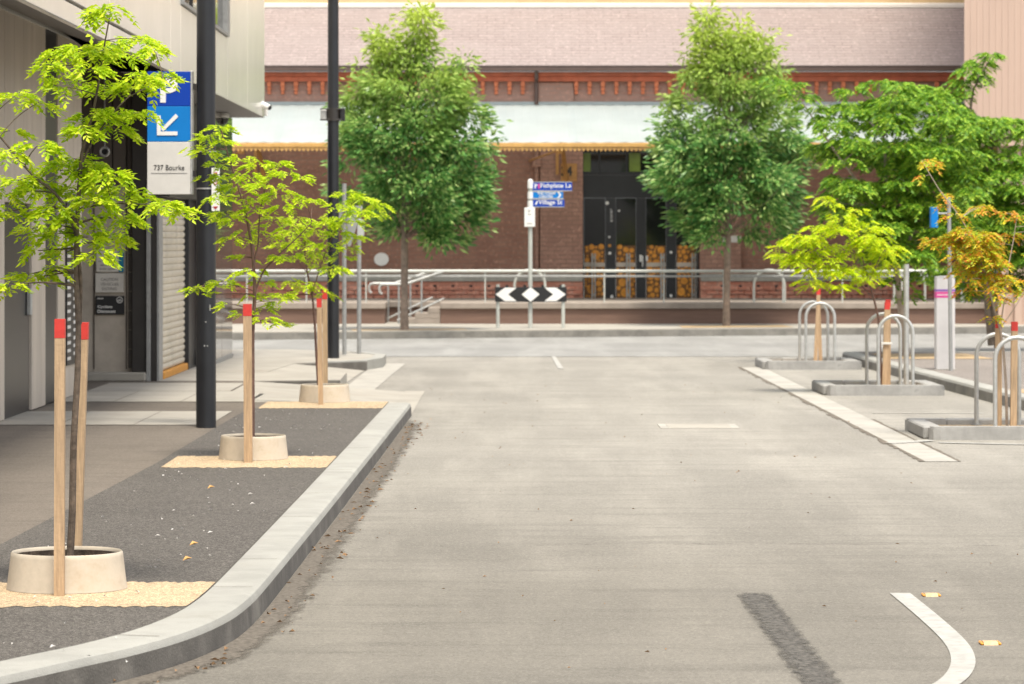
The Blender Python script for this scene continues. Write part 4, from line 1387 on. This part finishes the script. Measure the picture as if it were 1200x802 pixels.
def planter(px0, px1, pyb, label):
    s = (pyb - HY) / CZ; Y = F / s
    X0 = (px0 - CX) / s; X1 = (px1 - CX) / s
    t = thing('planter_kerb', ((X0 + X1) / 2, Y, 0), label, 'planter', 'kerbed planters with bike hoops')
    D = 1.45; kw = .16; h = .112
    m = MB()
    def bar(x0, x1, y0, y1, cutl):
        if cutl:
            m.prism([(x0, y0 + .06), (x0 + .03, y0 + .015), (x0 + .09, y0), (x1, y0), (x1, y1), (x0 + .02, y1), (x0, y1 - .04)], 0, h - .012)
            m.prism([(x0 + .012, y0 + .065), (x0 + .04, y0 + .026), (x0 + .095, y0 + .012), (x1 - .01, y0 + .012), (x1 - .01, y1 - .012), (x0 + .03, y1 - .012), (x0 + .012, y1 - .045)], h - .0119, h)
        else:
            m.box(x0, x1, y0, y1, 0, h, .012)
    bar(X0, X1, Y, Y + kw, True)
    bar(X0 - .05, X0 + .30, Y + D - kw, Y + D, True)
    m.box(X0 + .302, X1 - .02, Y + D - kw, Y + D - .01, 0, h, .012)
    m.box(X0 - .04, X0 + .12, Y + kw + .003, Y + D - kw - .003, 0, h - .004, .012)
    m.box(X1 - .16, X1, Y + kw + .003, Y + D - kw - .003, 0, h - .004, .012)
    m.build('kerb_ring', MT['bluestone'], t)
    MB().poly([(X0 + .122, Y + kw + .002, .06), (X1 - .162, Y + kw + .002, .06), (X1 - .162, Y + D - kw - .005, .06), (X0 + .122, Y + D - kw - .005, .06)]).build('soil', MT['gravel2'], t)
    return X0, X1, Y


def hoop(cx, y, label):
    global hoop_proto
    if hoop_proto is None:
        t = thing('bike_hoop', (0, 0, .06), label, 'bike hoop', 'steel bike hoops on the right')
        MB().tube([(x, yy, z) for x, yy, z in arch_pts(0, 0, .06, HW, HH, 14)], .0195, 12).build('hoop', MT['galv'], t, smooth=True)
        m = MB()
        for sg in (-1, 1): m.tube([(sg * HW / 2, 0, .06), (sg * HW / 2, 0, .068)], .05, 14)
        m.build('foot_flange', MT['galv_dull'], t)
        hoop_proto = t
        t.location = (cx, y, .06)
        return t
    t = copy_tree(hoop_proto)
    t.location = (cx, y, .06)
    t['label'] = label
    return t


PL = []
for i, (px0, px1, pyb, ctr, near_l, far_l, plab) in enumerate((
        (898, 1010, 433.5, 961.5, 'near hoop of the pair in the farthest planter', 'far hoop of the pair in the farthest planter', 'farthest kerbed planter with two bike hoops, nearest to the cross street'),
        (970, 1107, 464, 1049.5, 'near hoop of the pair in the middle planter', 'far hoop of the pair in the middle planter', 'middle kerbed planter holding the yellow sapling'),
        (1090, 1262, 516, 1192, 'near hoop of the pair around the orange sapling', 'far hoop of the pair around the orange sapling', 'nearest kerbed planter holding the orange sapling'))):
    X0, X1, Y = planter(px0, px1, pyb, plab)
    PL.append((X0, X1, Y))
    s = F / (Y + .22)
    cx = (ctr - CX) / s
    if i == 0:
        ya, yb2 = Y + .25, Y + 1.22
    else:
        ya, yb2 = Y + .22, Y + 1.24
    hoop(cx, ya, near_l)
    hoop(cx + (.0 if i == 0 else -.02), yb2, far_l)


def stake_at(X, Y, z0, lean, h, w, label):
    t = thing('tree_stake', (X, Y, z0), label, 'stake', 'timber tree stakes with red tops')
    for (u0, u1, nm, mt_) in ((0, 1 - .08 / h, 'timber', 'wood'), (1 - .079 / h, 1, 'red_tip', 'red')):
        vs_ = []
        for u in (u0, u1):
            c = Vector((X + lean * u, Y, z0 + h * u))
            vs_ += [(c.x - w, c.y - w, c.z), (c.x + w, c.y - w, c.z), (c.x + w, c.y + w, c.z), (c.x - w, c.y + w, c.z)]
        MB().add(vs_, [(3, 2, 1, 0), (4, 5, 6, 7), (0, 1, 5, 4), (1, 2, 6, 5), (2, 3, 7, 6), (3, 0, 4, 7)]).build(nm, MT[mt_], t)
    return t


def atx(px, Y): return (px - CX) * Y / F


Y = PL[0][2] + .75
stake_at(atx(955.5, Y), Y, .06, .045, .98, .023, 'left of two crossed stakes in the farthest planter')
stake_at(atx(961.5, Y + .1), Y + .1, .06, -.03, .93, .023, 'right of two crossed stakes in the farthest planter')
Y = PL[1][2] + .62
stake_at(atx(1036.5, Y), Y, .06, .03, .94, .028, 'left stake tied to the yellow sapling')
stake_at(atx(1040.5, Y + .12), Y + .12, .06, .0, .97, .028, 'right stake tied to the yellow sapling')
tie = MB().box(atx(1032, Y), atx(1045, Y), Y - .05, Y - .03, .535, .56, .004)
tag(tie.build('tree_tie', MT['offwhite'], loc=(atx(1038, Y), Y, .55)), 'pale webbing tie round the stakes of the yellow sapling', 'tie')
Y = PL[2][2] + .55
stake_at(atx(1170, Y), Y, .06, .0, .95, .026, 'left stake between the hoops at the orange sapling')
stake_at(atx(1187.5, Y - .15), Y - .15, .06, .01, .93, .026, 'right stake between the hoops at the orange sapling')


# ============================================================ TREES
def frond(mb, p, d, L, nl, lw, ll, droop=.5, fold=.25):
    d = d.normalized()
    up = Vector((0, 0, 1))
    side = d.cross(up)
    side = side.normalized() if side.length > 1e-4 else Vector((1, 0, 0))
    roll = random.uniform(-.35, .35)
    for i in range(nl):
        t = (i + .7) / nl
        q = p + d * (L * t) - up * (droop * t * t * L)
        dd = (d - up * (2 * droop * t * .6)).normalized()
        k = ll * (.65 + .5 * math.sin(math.pi * min(1, t * .9 + .1)))
        for sg in (-1, 1):
            ld = dd * .65 + side * sg * .8 - up * random.uniform(-.05, .35) + up * roll * sg
            mb.leaf(q, ld, dd + up * .3, k * random.uniform(.8, 1.15), lw * random.uniform(.8, 1.2), fold)
    mb.leaf(p + d * L - up * droop * L, d - up * droop * 1.2, side, ll * 1.1, lw, fold)


def pad(mb, c, rx, ry, h, n, L, nl, lw, ll, droop=.45, dens=1.0):
    for k in range(int(n * dens + .5)):
        a = random.uniform(0, 2 * math.pi); r = math.sqrt(random.random())
        q = Vector((c.x + math.cos(a) * r * rx, c.y + math.sin(a) * r * ry, c.z + (1 - r * r) * h * .55 + random.uniform(-.5, .4) * h))
        d = Vector((math.cos(a), math.sin(a) * .8, random.uniform(-.35, .15))) + Vector((random.uniform(-.5, .5), random.uniform(-.5, .5), 0))
        frond(mb, q, d, L * random.uniform(.7, 1.2), nl, lw, ll, droop * random.uniform(.4, 1.5))


def limb(mb, a, b, r0, r1, sag=.08, n=6):
    pts = []; rad = []
    L = (b - a).length
    off = Vector((random.uniform(-1, 1), random.uniform(-1, 1), random.uniform(0, 1))) * L * sag
    for k in range(n + 1):
        u = k / n
        pts.append(a.lerp(b, u) + off * math.sin(math.pi * u)); rad.append(r0 * (1 - u) + r1 * u)
    mb.tube(pts, rad, 6)


def sapling(name, label, Y, zbase, trunks, pads, m_leaf, m_bark, P, dj=.25, group=None, cat='tree', extra=None):
    """trunks: list of (list of photo survey points, r0, r1); pads: (px, py, w, h, n)"""
    s = F / Y
    base = W(trunks[0][0][0][0], trunks[0][0][0][1], Y)
    t = thing(name, (base.x, Y, zbase), label, cat, group)
    tb = MB(); axis = []
    for pts, r0, r1 in trunks:
        w3 = []
        for i, q in enumerate(pts):
            v = W(q[0], q[1], Y)
            if len(q) > 2: v.y += q[2]
            w3.append(v)
        # refine
        fine = []
        for i in range(len(w3) - 1):
            for k in range(4): fine.append(w3[i].lerp(w3[i + 1], k / 4))
        fine.append(w3[-1])
        for i in range(1, len(fine) - 1): fine[i] = fine[i - 1] * .25 + fine[i] * .5 + fine[i + 1] * .25
        rad = [r0 + (r1 - r0) * i / (len(fine) - 1) for i in range(len(fine))]
        tb.tube(fine, rad, 8)
        axis += [(fine[i], rad[i]) for i in range(len(fine))]
    crown = MB()
    for q in pads:
        px, py, w_, h_, n_ = q[:5]
        c = W(px, py, Y); c.y += q[5] if len(q) > 5 else random.uniform(-dj, dj)
        rx = w_ / 2 / s * P.get('rk', .66); h = h_ / s * .8
        # twig to the nearest lower stem point
        best = min(axis, key=lambda a: (a[0] - c).length + (2.0 if a[0].z > c.z + .02 else 0) * .3)
        limb(tb, best[0], c, max(.0025, min(best[1] * .6, P.get('twig', .006))), .0018, .06, 5)
        pad(crown, c, rx, rx * P.get('ry', .9), h, n_, P['L'], P['nl'], P['lw'], P['ll'], P.get('droop', .45), P.get('dens', 1.0))
    tb.build('trunk', m_bark, t, smooth=True)
    crown.build('crown', m_leaf, t)
    return t


PN = dict(L=.068, nl=4, lw=.019, ll=.038, twig=.007, droop=.45, dens=1.75)
pads1 = [(132, 14, 50, 10, 9), (110, 24, 40, 8, 6), (156, 44, 56, 12, 12), (128, 46, 34, 10, 6), (96, 58, 40, 10, 7), (120, 62, 50, 12, 10), (140, 64, 34, 8, 6),
         (178, 58, 30, 8, 7), (70, 62, 40, 10, 9), (60, 78, 30, 8, 6), (72, 92, 34, 8, 7), (84, 104, 20, 6, 3), (112, 84, 46, 12, 10), (118, 100, 44, 10, 9),
         (150, 100, 40, 12, 10), (170, 94, 44, 12, 11), (190, 88, 34, 10, 7), (140, 132, 50, 14, 13), (162, 132, 32, 10, 8), (112, 136, 48, 14, 11),
         (100, 152, 40, 12, 9), (132, 150, 46, 12, 10), (14, 110, 46, 9, 9), (40, 118, 26, 6, 4), (4, 152, 24, 8, 5), (50, 172, 46, 12, 11), (20, 180, 44, 10, 8),
         (84, 186, 40, 10, 8), (70, 200, 60, 14, 13), (104, 196, 60, 14, 14), (130, 206, 56, 14, 13), (20, 212, 56, 12, 11), (6, 228, 40, 12, 8), (46, 222, 56, 14, 12),
         (84, 222, 60, 14, 13), (146, 224, 56, 14, 13), (118, 236, 56, 14, 12), (176, 236, 36, 8, 8), (200, 240, 32, 7, 8), (216, 244, 16, 5, 4), (10, 248, 36, 12, 8),
         (60, 248, 56, 14, 12), (92, 256, 60, 14, 12), (140, 256, 50, 14, 12), (30, 268, 36, 10, 7), (66, 274, 44, 12, 9), (104, 278, 50, 14, 10), (132, 280, 44, 14, 10),
         (44, 294, 36, 10, 5), (74, 296, 34, 10, 5), (116, 298, 36, 10, 6), (64, 314, 26, 8, 4), (30, 322, 30, 8, 6), (16, 334, 22, 7, 5), (50, 324, 22, 8, 4)]
sapling('young_tree', 'lime green sapling nearest the camera, in the ring with two stakes', R1[1] + .02, FZ,
        [([(81, 672), (85, 600), (86, 520), (91, 440), (92, 380), (89, 320), (90, 262), (93, 215), (96, 180)], .0175, .0085),
         ([(92, 380, .05), (95, 330), (92, 285), (84, 262)], .009, .005),
         ([(90, 262), (64, 225), (40, 208), (18, 182), (0, 160), (-22, 140)], .0075, .004),
         ([(96, 180), (104, 150), (110, 128), (116, 95), (121, 60), (130, 12)], .008, .003),
         ([(92, 200), (112, 158), (150, 112), (205, 90)], .005, .002),
         ([(92, 245), (130, 238), (180, 240), (222, 246)], .004, .002)],
        pads1, MT['fol_lime'], MT['bark'], PN, .22, group='young street trees on the left')
PN2 = dict(L=.070, nl=4, lw=.020, ll=.039, twig=.008, droop=.30, dens=1.7)
pads2 = [(258, 150, 36, 7, 8), (246, 160, 34, 7, 7), (240, 178, 36, 6, 6), (262, 166, 30, 6, 5), (226, 172, 14, 4, 3), (255, 192, 24, 6, 4), (300, 192, 36, 7, 8), (325, 192, 30, 6, 7), (282, 186, 30, 7, 6),
         (262, 206, 40, 8, 8), (290, 206, 44, 8, 9), (240, 206, 20, 5, 3), (335, 204, 44, 7, 9), (355, 207, 20, 4, 4), (276, 218, 50, 9, 10), (316, 218, 46, 8, 9), (256, 232, 44, 9, 8),
         (290, 232, 50, 9, 10), (330, 228, 48, 8, 9), (355, 232, 26, 5, 5), (366, 234, 14, 4, 3), (262, 250, 36, 8, 7), (300, 246, 50, 9, 9), (338, 244, 46, 8, 8), (276, 258, 50, 9, 9), (320, 258, 46, 8, 8),
         (292, 270, 44, 8, 7), (340, 268, 44, 8, 7), (310, 278, 40, 8, 6), (276, 280, 34, 7, 5), (285, 302, 26, 6, 4), (326, 302, 26, 5, 5), (340, 300, 18, 4, 3), (300, 318, 40, 7, 6), (286, 320, 28, 6, 4),
         (262, 332, 36, 7, 7), (240, 334, 22, 5, 4), (226, 337, 18, 5, 3), (241, 346, 14, 5, 2), (304, 332, 34, 7, 5), (330, 346, 26, 7, 5), (290, 346, 30, 7, 5), (322, 356, 22, 5, 4), (306, 362, 26, 6, 4), (312, 374, 30, 6, 5), (326, 380, 16, 4, 3), (284, 366, 16, 5, 3), (270, 356, 20, 5, 3)]
sapling('young_tree', 'lime green sapling second along the kerb, right of the thick black pole', R2[1] + .02, FZ,
        [([(296, 534), (296, 450), (296, 390), (299, 340), (297, 310), (294, 280), (288, 250), (278, 215), (268, 185), (258, 148)], .0165, .004),
         ([(298, 345), (308, 318), (325, 300), (345, 282), (365, 262)], .008, .003),
         ([(297, 310), (303, 285), (304, 250), (312, 215), (325, 194)], .007, .0025),
         ([(298, 370), (300, 340), (262, 332), (228, 338)], .004, .002)],
        pads2, MT['fol_lime'], MT['bark_red'], PN2, .22, group='young street trees on the left')
PN3 = dict(L=.095, nl=4, lw=.024, ll=.046, twig=.008, droop=.36, dens=2.1)
pads3 = [(408, 228, 28, 6, 7), (425, 234, 38, 6, 9), (442, 240, 26, 5, 6), (400, 242, 36, 7, 8), (420, 248, 36, 6, 8), (438, 252, 24, 5, 5), (392, 256, 30, 6, 6), (412, 262, 34, 6, 7), (380, 262, 34, 7, 7), (352, 258, 36, 7, 7),
         (366, 270, 40, 7, 8), (340, 272, 30, 6, 6), (396, 274, 36, 7, 7), (418, 278, 26, 5, 5), (352, 284, 40, 7, 8), (382, 288, 40, 7, 8), (330, 286, 26, 6, 5), (366, 298, 40, 7, 7), (410, 290, 24, 5, 4), (398, 302, 26, 5, 4), (344, 300, 24, 6, 4), (392, 314, 34, 6, 7), (402, 318, 20, 4, 3), (374, 312, 20, 5, 3),
         (356, 336, 22, 5, 4), (342, 330, 20, 5, 4), (372, 334, 20, 5, 4), (330, 346, 16, 4, 3), (382, 344, 16, 4, 3)]
sapling('young_tree', 'small lime green sapling farthest along the left kerb, left of the slim pole', R3[1] + .02, FZ,
        [([(374, 466), (371, 420), (369, 380), (366, 345), (360, 320), (357, 295), (358, 275)], .0145, .005),
         ([(366, 345), (376, 310), (388, 280), (402, 250), (420, 232)], .006, .0025),
         ([(360, 320), (340, 295), (330, 284)], .004, .002)],
        pads3, MT['fol_lime'], MT['bark_red'], PN3, .25, group='young street trees on the left')

# yellow sapling in the middle planter
Yy = PL[1][2] + .66
PY = dict(L=.10, nl=4, lw=.026, ll=.052, twig=.008, droop=.36, dens=1.5)
padsY = [(963, 232, 26, 5, 5), (972, 238, 26, 5, 4), (1005, 246, 20, 5, 4)]
for k in range(58):
    u = random.random(); v = random.random()
    x = 925 + u * 118; lo = 250 + abs(u - .55) * 60; hi = 322 - abs(u - .5) * 10
    padsY.append((x, lo + (hi - lo) * v, random.uniform(26, 46), 7, random.randint(5, 9)))
for k in range(9): padsY.append((random.uniform(955, 1038), random.uniform(318, 342), random.uniform(22, 36), 7, 5))
padsY += [(915, 290, 24, 6, 5), (912, 284, 14, 5, 3), (920, 300, 30, 6, 6), (945, 330, 26, 5, 5), (975, 334, 30, 5, 6), (1040, 300, 30, 6, 5), (1050, 290, 22, 5, 4)]
sapling('young_tree', 'bright yellow-green sapling spreading over the middle planter', Yy, .06,
        [([(1034, 452), (1031, 410), (1030, 375), (1024, 350), (1018, 330), (1010, 300), (995, 275)], .017, .005),
         ([(1024, 350), (1000, 325), (975, 305), (945, 295), (915, 290)], .007, .003),
         ([(1018, 330), (1032, 300), (1045, 280)], .006, .003),
         ([(1010, 300), (985, 270), (965, 234)], .005, .002)],
        padsY, MT['fol_yellow'], MT['bark_red'], PY, .3, group='young trees in the kerbed planters')

# orange sapling in the nearest planter
Yo = PL[2][2] + .52
PO = dict(L=.075, nl=3, lw=.024, ll=.042, twig=.006, droop=.5, dens=2.2)
padsO = [(1118, 252, 30, 5, 4), (1082, 190, 22, 6, 4), (1094, 192, 22, 5, 4), (1108, 229, 16, 5, 3), (1112, 240, 14, 5, 3), (1086, 206, 12, 4, 2), (1150, 242, 30, 5, 5), (1158, 241, 16, 4, 3), (1180, 250, 26, 6, 5), (1196, 255, 26, 8, 5)]
for k in range(30):
    u = random.random()
    padsO.append((1088 + u * 80, 264 + random.random() * 34 + u * 10, random.uniform(22, 36), 6, random.randint(4, 7)))
for k in range(16):
    padsO.append((random.uniform(1125, 1185), random.uniform(300, 345), random.uniform(18, 30), 6, random.randint(3, 5)))
for k in range(18):
    padsO.append((random.uniform(1172, 1240), random.uniform(265, 345), random.uniform(18, 32), 6, random.randint(2, 4)))
for k in range(8): padsO.append((random.uniform(1120, 1175), random.uniform(285, 330), 28, 6, 6))
padsO += [(1172, 352, 26, 6, 4), (1165, 372, 24, 6, 3), (1176, 340, 26, 7, 4)]
sapling('young_tree', 'orange and gold leaved sapling with pale bare branches in the nearest planter', Yo, .06,
        [([(1180, 500), (1179, 450), (1176, 410), (1172, 385), (1162, 350), (1154, 320), (1148, 300), (1138, 276), (1122, 250), (1100, 222), (1080, 188)], .013, .003),
         ([(1172, 385), (1178, 345), (1182, 310), (1188, 280), (1192, 252)], .007, .003),
         ([(1172, 385), (1190, 360), (1212, 320)], .006, .0025)],
        padsO, MT['fol_orange'], MT['bark_pale'], PO, .25, group='young trees in the kerbed planters')


# large layered green trees on the right footpath
def layered_tree(label, Y, zb, trunks, hull, npads, extra, bark, seed):
    random.seed(seed)
    P = dict(L=.12, nl=4, lw=.042, ll=.072, twig=.018, droop=.5, ry=1.0, dens=3.3, rk=.8)
    pads = []
    for k in range(npads):
        for _ in range(60):
            x = random.uniform(min(h[0] for h in hull), max(h[0] for h in hull)); y = random.uniform(min(h[1] for h in hull), max(h[1] for h in hull))
            c = False; n = len(hull); j = n - 1
            for i in range(n):
                if ((hull[i][1] > y) != (hull[j][1] > y)) and (x < (hull[j][0] - hull[i][0]) * (y - hull[i][1]) / (hull[j][1] - hull[i][1]) + hull[i][0]): c = not c
                j = i
            if c: break
        pads.append((x, y, random.uniform(30, 58), 9, random.randint(7, 13), random.uniform(-1.3, 1.2)))
    pads += extra
    return sapling('leafy_tree', label, Y, zb, trunks, pads, MT['fol_green'], bark, P, .8)


YT1 = 46.0
layered_tree('broad green tree with a pale leaning trunk behind the middle hoops', YT1, .13,
             [([(1062, 416), (1058, 380), (1053, 340), (1050, 315), (1046, 270), (1040, 220), (1035, 160)], .055, .02),
              ([(1050, 315), (1075, 260), (1095, 200), (1105, 150)], .025, .01), ([(1046, 270), (1010, 220), (980, 180), (940, 120)], .022, .008)],
             [(965, 170), (975, 130), (1010, 108), (1060, 95), (1110, 110), (1140, 170), (1130, 250), (1085, 300), (1040, 310), (1000, 270), (970, 215)], 150,
             [(918, 100, 40, 7, 8, -.2), (935, 112, 46, 8, 9, 0), (955, 126, 46, 8, 9, .2), (972, 140, 46, 8, 9, 0), (905, 92, 24, 6, 4, .2), (1030, 98, 50, 8, 9, 0), (1000, 106, 40, 7, 7, .1),
              (1050, 330, 30, 8, 5, .1), (1080, 322, 34, 8, 6, -.2), (1066, 345, 26, 7, 4, .1), (1078, 300, 40, 8, 8, -.4)], MT['bark_pale'], 21)
YT2 = 50.5
layered_tree('tall dark-trunked green tree at the right edge, with a leader rising higher', YT2, .13,
             [([(1162, 405), (1158, 370), (1156, 340), (1160, 290), (1165, 220), (1160, 150)], .055, .025),
              ([(1168, 408), (1164, 370), (1162, 345), (1185, 280), (1215, 220)], .04, .012), ([(1165, 220), (1135, 150), (1140, 105), (1160, 70)], .03, .008)],
             [(1090, 170), (1110, 130), (1150, 130), (1200, 136), (1260, 150), (1290, 220), (1270, 300), (1200, 330), (1150, 320), (1110, 270)], 190,
             [(1160, 66, 24, 8, 7, 0), (1150, 74, 30, 9, 8, .1), (1138, 84, 34, 10, 9, 0), (1130, 98, 36, 10, 10, .1), (1122, 112, 40, 11, 11, 0), (1148, 92, 26, 8, 6, -.1), (1110, 124, 46, 10, 11, 0), (1126, 130, 40, 10, 9, .2), (1096, 108, 40, 9, 9, .1), (1085, 104, 34, 8, 7, 0)] + [(random.uniform(1085, 1250), random.uniform(312, 345), 40, 9, 8, random.uniform(-.8, .8)) for k in range(16)],
             MT['bark_grey'], 33)


# dense round street trees before the shed
def ash_tree(label, px, Y, zb, prof, tips, seed, lean=0, gap=None, group='round street trees before the shed'):
    """prof: (py, left px, right px) outline of the crown"""
    random.seed(seed)
    s = F / Y
    base = Vector(((px - CX) / s, Y, zb))
    t = thing('round_tree', base, label, 'tree', group)
    tb = MB()
    def wp(x, y, dy=0): 
        v = W(x, y, Y); v.y += dy; return v
    tb.tube([base, wp(px + lean * .2, 360), wp(px + lean * .5, 320), wp(px + lean, 285), wp(px + lean, 240), wp(px + lean * 1.3, 170), wp(px + lean * 2, 90)], [.076, .064, .062, .060, .045, .030, .012], 10)
    crown = MB()
    pys = [p[0] for p in prof]
    def ext(y):
        for i in range(len(prof) - 1):
            if prof[i][0] <= y <= prof[i + 1][0]:
                u = (y - prof[i][0]) / (prof[i + 1][0] - prof[i][0])
                return prof[i][1] * (1 - u) + prof[i + 1][1] * u, prof[i][2] * (1 - u) + prof[i + 1][2] * u
        return prof[-1][1], prof[-1][2]
    clumps = []
    tot = 230
    ws = [(ext(y)[1] - ext(y)[0]) for y in range(int(pys[0]), int(pys[-1]))]
    mx = max(ws)
    while len(clumps) < tot:
        y = random.uniform(pys[0], pys[-1]); l, r = ext(y)
        if random.random() > ((r - l) / mx) ** 1.3: continue
        c = (l + r) / 2; hw = (r - l) / 2
        a = random.uniform(0, 2 * math.pi); q = math.sqrt(random.uniform(.10, 1.0))
        q *= 1 + (.10 * math.sin(3 * a + y * .05) + .07 * math.sin(5 * a + y * .11 + seed)) * q
        x = c + math.cos(a) * hw * q; dy = math.sin(a) * hw / s * q * .95
        if gap and (x - gap[0]) ** 2 / gap[2] ** 2 + (y - gap[1]) ** 2 / gap[3] ** 2 < 1: continue
        dens = 1.0 if y > 150 else .55 + .45 * (y - pys[0]) / (150 - pys[0])
        clumps.append((x, y, dy, dens, math.cos(a) * q, math.sin(a) * q))
    for (x, y, n) in tips:
        for k in range(n): clumps.append((x + random.gauss(0, 4.5), y + random.uniform(-3, 45), random.gauss(0, .1), .32, random.uniform(-.3, .3), random.uniform(-.3, .3)))
    for (x, y, dy, dens, ox, oy) in clumps:
        c = wp(x, y, dy)
        out = Vector((ox, oy, .25))
        if random.random() < .25:
            limb(tb, wp(px + lean, min(278, y + 60)), c, .011, .003, .05, 4)
        nl = int(96 * dens * random.uniform(.6, 1.3)); sg_ = random.uniform(.08, .15)
        for k in range(nl):
            o = Vector((random.gauss(0, sg_), random.gauss(0, sg_), random.gauss(0, sg_ * .65)))
            d = out * .9 + o * 4 + Vector((0, 0, -.55 + random.uniform(-.3, .45)))
            crown.leaf(c + o, d, Vector((random.uniform(-1, 1), random.uniform(-1, 1), random.uniform(-.2, .8))), random.uniform(.10, .165), random.uniform(.040, .062), .2)
    tb.build('trunk', MT['bark_grey'], t, smooth=True)
    crown.build('crown', MT['fol_dark'], t)
    return t


pA = G(474, 387, .135)
ash_tree('round dark green tree by the platform steps, taller of the two', 474, pA.y, .135,
         [(84, 440, 530), (98, 422, 546), (120, 408, 556), (150, 402, 562), (180, 398, 574), (210, 398, 581), (235, 404, 578), (255, 425, 566), (272, 446, 552), (286, 500, 540)],
         [(493, 14, 22), (488, 45, 14), (450, 38, 22), (455, 62, 10), (428, 72, 9), (537, 62, 10), (478, 62, 8), (408, 112, 8), (515, 75, 8), (562, 150, 6)], 5, lean=0, gap=(482, 268, 22, 16))
pB = G(851, 382, .135)
ash_tree('round dark green tree right of the glass doors', 851, pB.y, .135,
         [(62, 822, 892), (78, 811, 904), (92, 805, 912), (115, 795, 918), (150, 777, 932), (185, 763, 944), (210, 766, 946), (235, 772, 944), (258, 792, 930), (272, 806, 920), (284, 822, 905)],
         [(828, 15, 20), (830, 40, 10), (867, 22, 16), (893, 30, 14), (850, 45, 10), (808, 64, 8), (908, 72, 8), (790, 120, 6)], 9, lean=2, gap=(852, 268, 15, 24))

# ============================================================ LITTER
random.seed(3)
lm = MB()
for k in range(150):
    y = random.uniform(12.5, 32)
    for i in range(len(gl) - 1):
        if gl[i][1] <= y <= gl[i + 1][1]:
            x = gl[i][0] + random.uniform(.02, .22) ** 1.0; break
    else: continue
    a = random.uniform(0, 6.28)
    lm.leaf(Vector((x, y, .007 + random.uniform(0, .006))), Vector((math.cos(a), math.sin(a), random.uniform(0, .15))), Vector((-math.sin(a), math.cos(a), .3)), random.uniform(.02, .055), random.uniform(.008, .022), .5)
for k in range(120):
    x = random.uniform(-1, 3.2); y = random.uniform(12.8, 40) ** 1
    a = random.uniform(0, 6.28)
    lm.leaf(Vector((x, y, .006)), Vector((math.cos(a), math.sin(a), .1)), Vector((-math.sin(a), math.cos(a), .3)), random.uniform(.008, .03), random.uniform(.006, .016), .5)
tag(lm.build('leaf_litter', MT['leafdry']), 'brown fallen leaves scattered in the gutter and on the road', 'leaves', kind='stuff')
lp = MB()
for k in range(170):
    x = random.uniform(-2.4, -1.4); y = random.uniform(12.6, 31.5)
    a = random.uniform(0, 6.28)
    lp.leaf(Vector((x, y, FZ + .012)), Vector((math.cos(a), math.sin(a), .15)), Vector((-math.sin(a), math.cos(a), .3)), random.uniform(.008, .035), random.uniform(.006, .016), .5)
tag(lp.build('petal_litter', MT['offwhite']), 'pale scraps and petals scattered on the dark asphalt strip', 'litter', kind='stuff')
yl = MB()
for (px, py) in ((222, 642), (214, 660), (243, 575)):
    p = G(px, py, FZ)
    yl.leaf(p + Vector((0, 0, .012)), Vector((1, .4, .25)), Vector((0, 1, .4)), .05, .028, .5)
tag(yl.build('yellow_litter', MT['valance']), 'yellow fallen leaves lying on the dark asphalt strip', 'leaves', kind='stuff')
